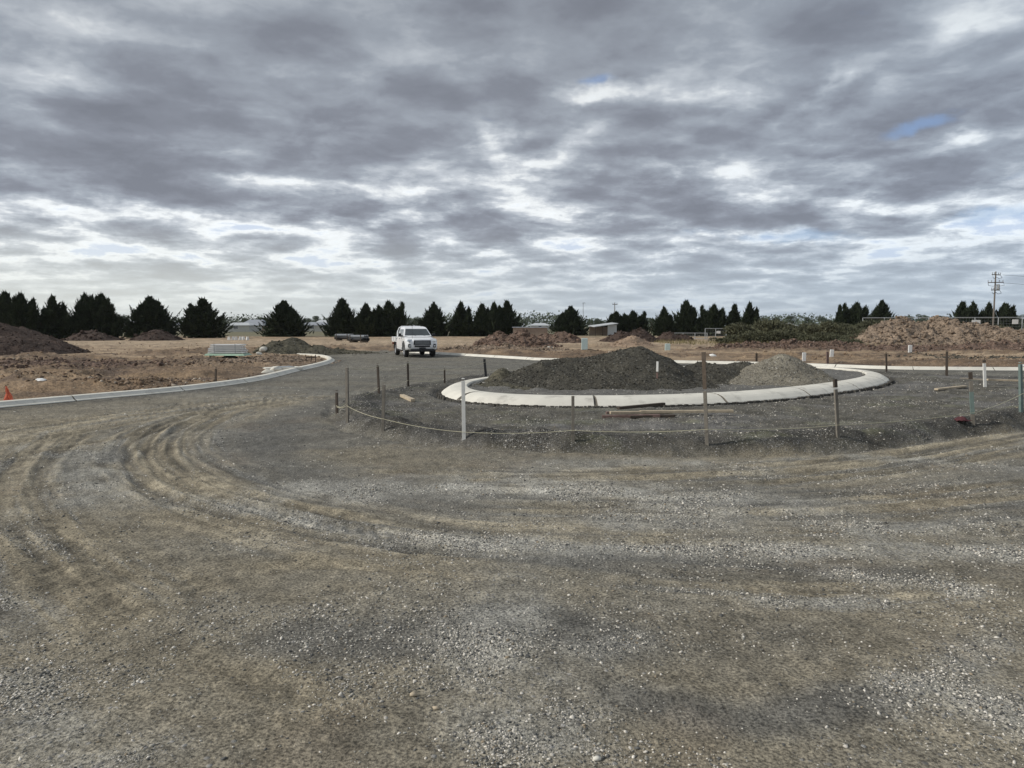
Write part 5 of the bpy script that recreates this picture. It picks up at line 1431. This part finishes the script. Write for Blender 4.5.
# ------------------------------------------------------------------ the ute
def ute():
    x, y, z = ground_pt(416.5, 357.0)
    root = empty('ute', (x - .36, y + 1.7, H(x, y + 1.7))); root.scale = (.96, .96, .96)
    # local frame: front at -y.  built with x forward then rotated
    Rm = Matrix.Rotation(-math.pi / 2, 4, 'Z')
    def B(mb, name, mt, parent=root, **k):
        mb.v = [tuple((Rm @ Vector((*p, 1)).to_4d())[:3]) if False else (p[1], -p[0], p[2]) for p in mb.v]
        return mb.build(name, mt, parent, **k)
    def arch(cx, r, n=9, z0=.40): 
        a0 = math.asin(min(1, (0.42 - z0) / r)) if False else 0
        return [(cx + r * math.cos(math.pi * k / n), z0 + r * math.sin(math.pi * k / n)) for k in range(n + 1)]
    # lower body (bonnet, wings, doors to the beltline)
    low = [(2.58, .46), (2.64, .56), (2.66, .74), (2.63, .93), (2.55, 1.05), (2.35, 1.12), (1.9, 1.17), (1.25, 1.215), (.3, 1.22), (-.95, 1.22), (-.95, .44), (.9, .40)]
    ar = arch(1.68, .47, 10, .40)[::-1]
    poly = low[:-1] + [(.95, .40)] + [p for p in ar] + [(2.3, .42)]
    ys = [-.93, -.90, -.78, -.5, 0, .5, .78, .90, .93]
    mb = MB(); n = len(poly); V = []
    for yy in ys:
        e = abs(yy) / .93
        for (px_, pz_) in poly:
            xx = px_
            if px_ > 2.0: xx = px_ - (.30 * e ** 4) * min(1, (px_ - 2.0) / .6)
            zz = pz_
            if pz_ > 1.0: zz = pz_ - .09 * e ** 5
            w2 = yy * (1 - .05 * max(0, (pz_ - .8) / .45)) 
            if e > .97: w2 = yy * (.985 if pz_ < .5 or pz_ > 1.1 else 1)
            V.append((xx, w2, zz))
    Fc = []
    for j in range(len(ys) - 1):
        for i in range(n):
            i2 = (i + 1) % n; Fc.append((j * n + i, j * n + i2, (j + 1) * n + i2, (j + 1) * n + i))
    mb.add(V, Fc)
    from mathutils.geometry import tessellate_polygon
    tri = tessellate_polygon([[Vector((p[0], p[1], 0)) for p in poly]])
    mb.add([V[i] for i in range(n)], [tuple(t) for t in tri]); mb.add([V[(len(ys) - 1) * n + i] for i in range(n)], [tuple(reversed(t)) for t in tri])
    B(mb, 'body', M_paint, bevel=.012)
    # cab
    def ring(z_, xf, xr, w): return [(xf, -w, z_), (xf, w, z_), (xr, w, z_), (xr, -w, z_)]
    levels = [ring(1.2, 1.28, -.95, .84), ring(1.24, 1.22, -.95, .845), ring(1.66, .62, -.86, .70), ring(1.76, .42, -.80, .64), ring(1.80, .2, -.70, .50)]
    mb = MB(); V = [p for l in levels for p in l]; Fc = []
    for j in range(len(levels) - 1):
        for i in range(4): Fc.append((j * 4 + i, j * 4 + (i + 1) % 4, (j + 1) * 4 + (i + 1) % 4, (j + 1) * 4 + i))
    Fc.append(tuple((len(levels) - 1) * 4 + i for i in range(4))); mb.add(V, Fc); B(mb, 'cab', M_paint, bevel=.03)
    # windscreen
    def quad(P, th, name, mt, parent=root):
        P = [Vector(p) for p in P]; nn = (P[1] - P[0]).cross(P[3] - P[0]).normalized() * th
        m_ = MB(); m_.add([p + nn for p in P] + [p - nn * .3 for p in P], [(0, 1, 2, 3), (7, 6, 5, 4), (0, 4, 5, 1), (1, 5, 6, 2), (2, 6, 7, 3), (3, 7, 4, 0)])
        return B(m_, name, mt, parent)
    quad([(1.19, .76, 1.265), (1.19, -.76, 1.265), (.66, -.63, 1.635), (.66, .63, 1.635)][::-1], .016, 'windscreen', M_glass)
    for s_ in (-1, 1):
        def sy(z_): return s_ * (.845 - (z_ - 1.24) * .345 + .004)
        P = [(1.02, sy(1.27), 1.27), (.28, sy(1.27), 1.27), (.28, sy(1.62), 1.62), (.60, sy(1.62), 1.62)]
        quad(P if s_ > 0 else P[::-1], .012, 'side_window', M_glass)
        P = [(.18, sy(1.27), 1.27), (-.72, sy(1.27), 1.27), (-.66, sy(1.62), 1.62), (.18, sy(1.62), 1.62)]
        quad(P if s_ > 0 else P[::-1], .012, 'side_window', M_glass)
        # doors
        for (xa, xb) in ((1.1, .24), (.2, -.75)):
            m_ = MB(); m_.box(((xa + xb) / 2, s_ * .932, .86), (xa - xb, .02, .62)); d_ = B(m_, 'door', M_paint, bevel=.006)
            m_ = MB(); m_.box((xb + .14, s_ * .952, 1.06), (.17, .03, .035)); B(m_, 'handle', M_black, d_)
        # mirror
        m_ = MB(); m_.box((1.0, s_ * 1.03, 1.29), (.13, .20, .19), None, .85); m_.box((1.0, s_ * .90, 1.24), (.06, .14, .05)); B(m_, 'mirror', M_black, bevel=.02)
        # headlight
        m_ = MB(); m_.add([(2.55, s_ * .52, .97), (2.40, s_ * .88, .99), (2.10, s_ * .925, 1.03), (2.50, s_ * .52, 1.075), (2.32, s_ * .86, 1.085), (2.08, s_ * .90, 1.09),
                           (2.62, s_ * .50, .93)], [(0, 1, 4, 3), (1, 2, 5, 4), (6, 1, 0)]); 
        m_ = MB(); M3 = Matrix.Rotation(s_ * -.42, 3, 'Z'); m_.box((2.49, s_ * .71, .985), (.12, .36, .13), M3, .9); B(m_, 'headlight', M_lens, bevel=.02)
        # fog lamp recess
        m_ = MB(); m_.box((2.555, s_ * .74, .68), (.08, .17, .20), M3, .9); f_ = B(m_, 'fog_lamp_surround', M_black, bevel=.015)
        m_ = MB(); m_.lathe([(0, .03), (.05, .025), (.055, 0)], 'X', (2.60, s_ * .73, .66), 12); B(m_, 'fog_lamp', M_lens, f_)
        # wheel arch flare
        for cx in (1.68,):
            m_ = MB(); pts = [(cx + .50 * math.cos(t), s_ * .93, .42 + .50 * math.sin(t)) for t in [math.pi * k / 12 for k in range(13)]]
            m_.tube(pts, .028, 6); B(m_, 'wheel_arch', M_black)
        # side step
        m_ = MB(); m_.box((.1, s_ * .88, .36), (1.7, .14, .05)); B(m_, 'side_step', M_black, bevel=.01)
    # grille
    m_ = MB(); m_.box((2.635, 0, .86), (.06, 1.02, .27), None, .97); g = B(m_, 'grille', M_black, bevel=.02)
    for zz in (.80, .87, .94):
        m_ = MB(); m_.box((2.672, 0, zz), (.02, .86, .022)); B(m_, 'grille_bar', M_steel, g)
    m_ = MB(); m_.box((2.655, 0, .65), (.05, .9, .10)); B(m_, 'air_intake', M_black, bevel=.01)
    m_ = MB(); m_.box((2.60, 0, .42), (.16, 1.45, .14), None, .95); B(m_, 'lower_bumper', M_black, bevel=.03)
    m_ = MB(); m_.box((2.70, 0, .52), (.014, .38, .12)); B(m_, 'number_plate', M_black)
    m_ = MB(); m_.tube([(1.22, -.1, 1.26), (1.12, -.5, 1.30)], .012, 5); m_.tube([(1.22, .45, 1.26), (1.13, .05, 1.30)], .012, 5); B(m_, 'wipers', M_black)
    # chassis underneath
    m_ = MB(); m_.box((-.2, -.38, .52), (4.7, .12, .16)); m_.box((-.2, .38, .52), (4.7, .12, .16)); m_.box((1.68, 0, .36), (.14, 1.4, .14)); m_.box((-1.45, 0, .38), (.16, 1.4, .16)); B(m_, 'chassis', M_black)
    m_ = MB(); m_.lathe([(0, -.18), (.14, -.14), (.16, 0), (.14, .14), (0, .18)], 'X', (-1.45, .1, .37), 10); B(m_, 'axle_housing', M_black)
    # wheels
    for cx in (1.68, -1.50):
        for s_ in (-1, 1):
            wr = empty('wheel', (s_ * .79, -cx, .385)); wr.parent = root
            m_ = MB(); m_.lathe([(.25, -.12), (.35, -.125), (.38, -.10), (.385, -.03), (.385, .03), (.38, .10), (.35, .125), (.25, .12)], 'Y', (0, 0, 0), 28)
            B(m_, 'tyre', M_tyre, wr)
            m_ = MB(); yo = s_ * .10
            m_.lathe([(.255, s_ * .115), (.24, s_ * .09), (.235, -s_ * .08)], 'Y', (0, 0, 0), 24)
            m_.lathe([(.0, yo * 1.1), (.06, yo * 1.1), (.07, yo * .8), (0, yo * .7)], 'Y', (0, 0, 0), 16)
            for k in range(6):
                a = k * math.pi / 3; m_.box((.145 * math.cos(a), yo * .9, .145 * math.sin(a)), (.20, .035, .06), Matrix.Rotation(-a, 3, 'Y'))
            B(m_, 'rim', M_rim, wr)
    # tray
    tr = MB(); tr.box((-1.87, 0, .86), (1.78, 1.86, .07)); tray = B(tr, 'tray', M_paint, bevel=.008)
    for s_ in (-1, 1):
        m_ = MB(); m_.box((-1.87, s_ * .925, 1.02), (1.76, .03, .25)); 
        B(m_, 'drop_side', M_paint, tray, bevel=.005)
        for q in (-1.05, -1.87, -2.70):
            m_ = MB(); m_.box((q, s_ * .948, 1.02), (.05, .02, .25)); B(m_, 'latch', M_steel, tray)
        m_ = MB(); pts = [(-1.50 + .47 * math.cos(t), s_ * .79, .40 + .47 * math.sin(t)) for t in [math.pi * k / 10 for k in range(11)]]
        V = []; 
        for p in pts: V += [(p[0], p[1] - .15, p[2]), (p[0], p[1] + .15, p[2])]
        m_.add(V, [(2 * i, 2 * i + 1, 2 * i + 3, 2 * i + 2) for i in range(10)]); mg = B(m_, 'mudguard', M_black); so = mg.modifiers.new('t', 'SOLIDIFY'); so.thickness = .015
        m_ = MB(); m_.box((-2.72, s_ * .75, .72), (.04, .32, .12)); B(m_, 'tail_light', M_red)
        m_ = MB(); m_.box((-1.0, s_ * .9, .72), (.03, .05, .10)); B(m_, 'side_marker', M_red)
    m_ = MB(); m_.box((-2.76, 0, 1.02), (.03, 1.86, .25)); B(m_, 'tailgate', M_paint, tray, bevel=.005)
    # headboard hoop behind the cab
    hb = MB(); hb.tube([(-1.02, -.86, .9), (-1.02, -.84, 1.45), (-1.02, -.74, 1.70), (-1.02, -.58, 1.79), (-1.02, .58, 1.79), (-1.02, .74, 1.70), (-1.02, .84, 1.45), (-1.02, .86, .9)], .035, 8)
    hb.tube([(-1.02, -.84, 1.3), (-1.02, .84, 1.3)], .02, 6); hb.tube([(-1.02, -.84, 1.12), (-1.02, .84, 1.12)], .02, 6)
    for q in (-.4, 0, .4): hb.tube([(-1.02, q, .9), (-1.02, q, 1.79)], .014, 6)
    B(hb, 'headboard', M_paint)
    an = MB(); an.tube([(2.45, -.55, 1.08), (2.48, -.55, 1.9)], .008, 5); B(an, 'antenna', M_black)
    root.rotation_euler = (0, 0, R(18.0))
    tag(root, 'white dual cab ute with a tray, parked facing the camera on the dirt road', 'ute')
    return root
UTE = ute()

# a few larger stones near the camera
peb = [(597, 762, .018, 'pale pebble at the bottom edge, right of centre, bigger than the gravel around it'), (413, 697, .02, 'tan pebble in the lower centre of the photo'), (436, 697 + 13, .017, 'second tan pebble, just below right of the first one')]
for i, (px, py, s_, lb) in enumerate(peb):
    x, y, z = ground_pt(px, py); P, Fq = blob_proto(i + 40)
    o = np_mesh('pebble', P * np.array([s_, s_ * .75, s_ * .6]), Fq, M_woodp if i else M_conc, True); o.location = (x, y, z + s_ * .4); tag(o, lb, 'pebble', 'larger pebbles near the camera')
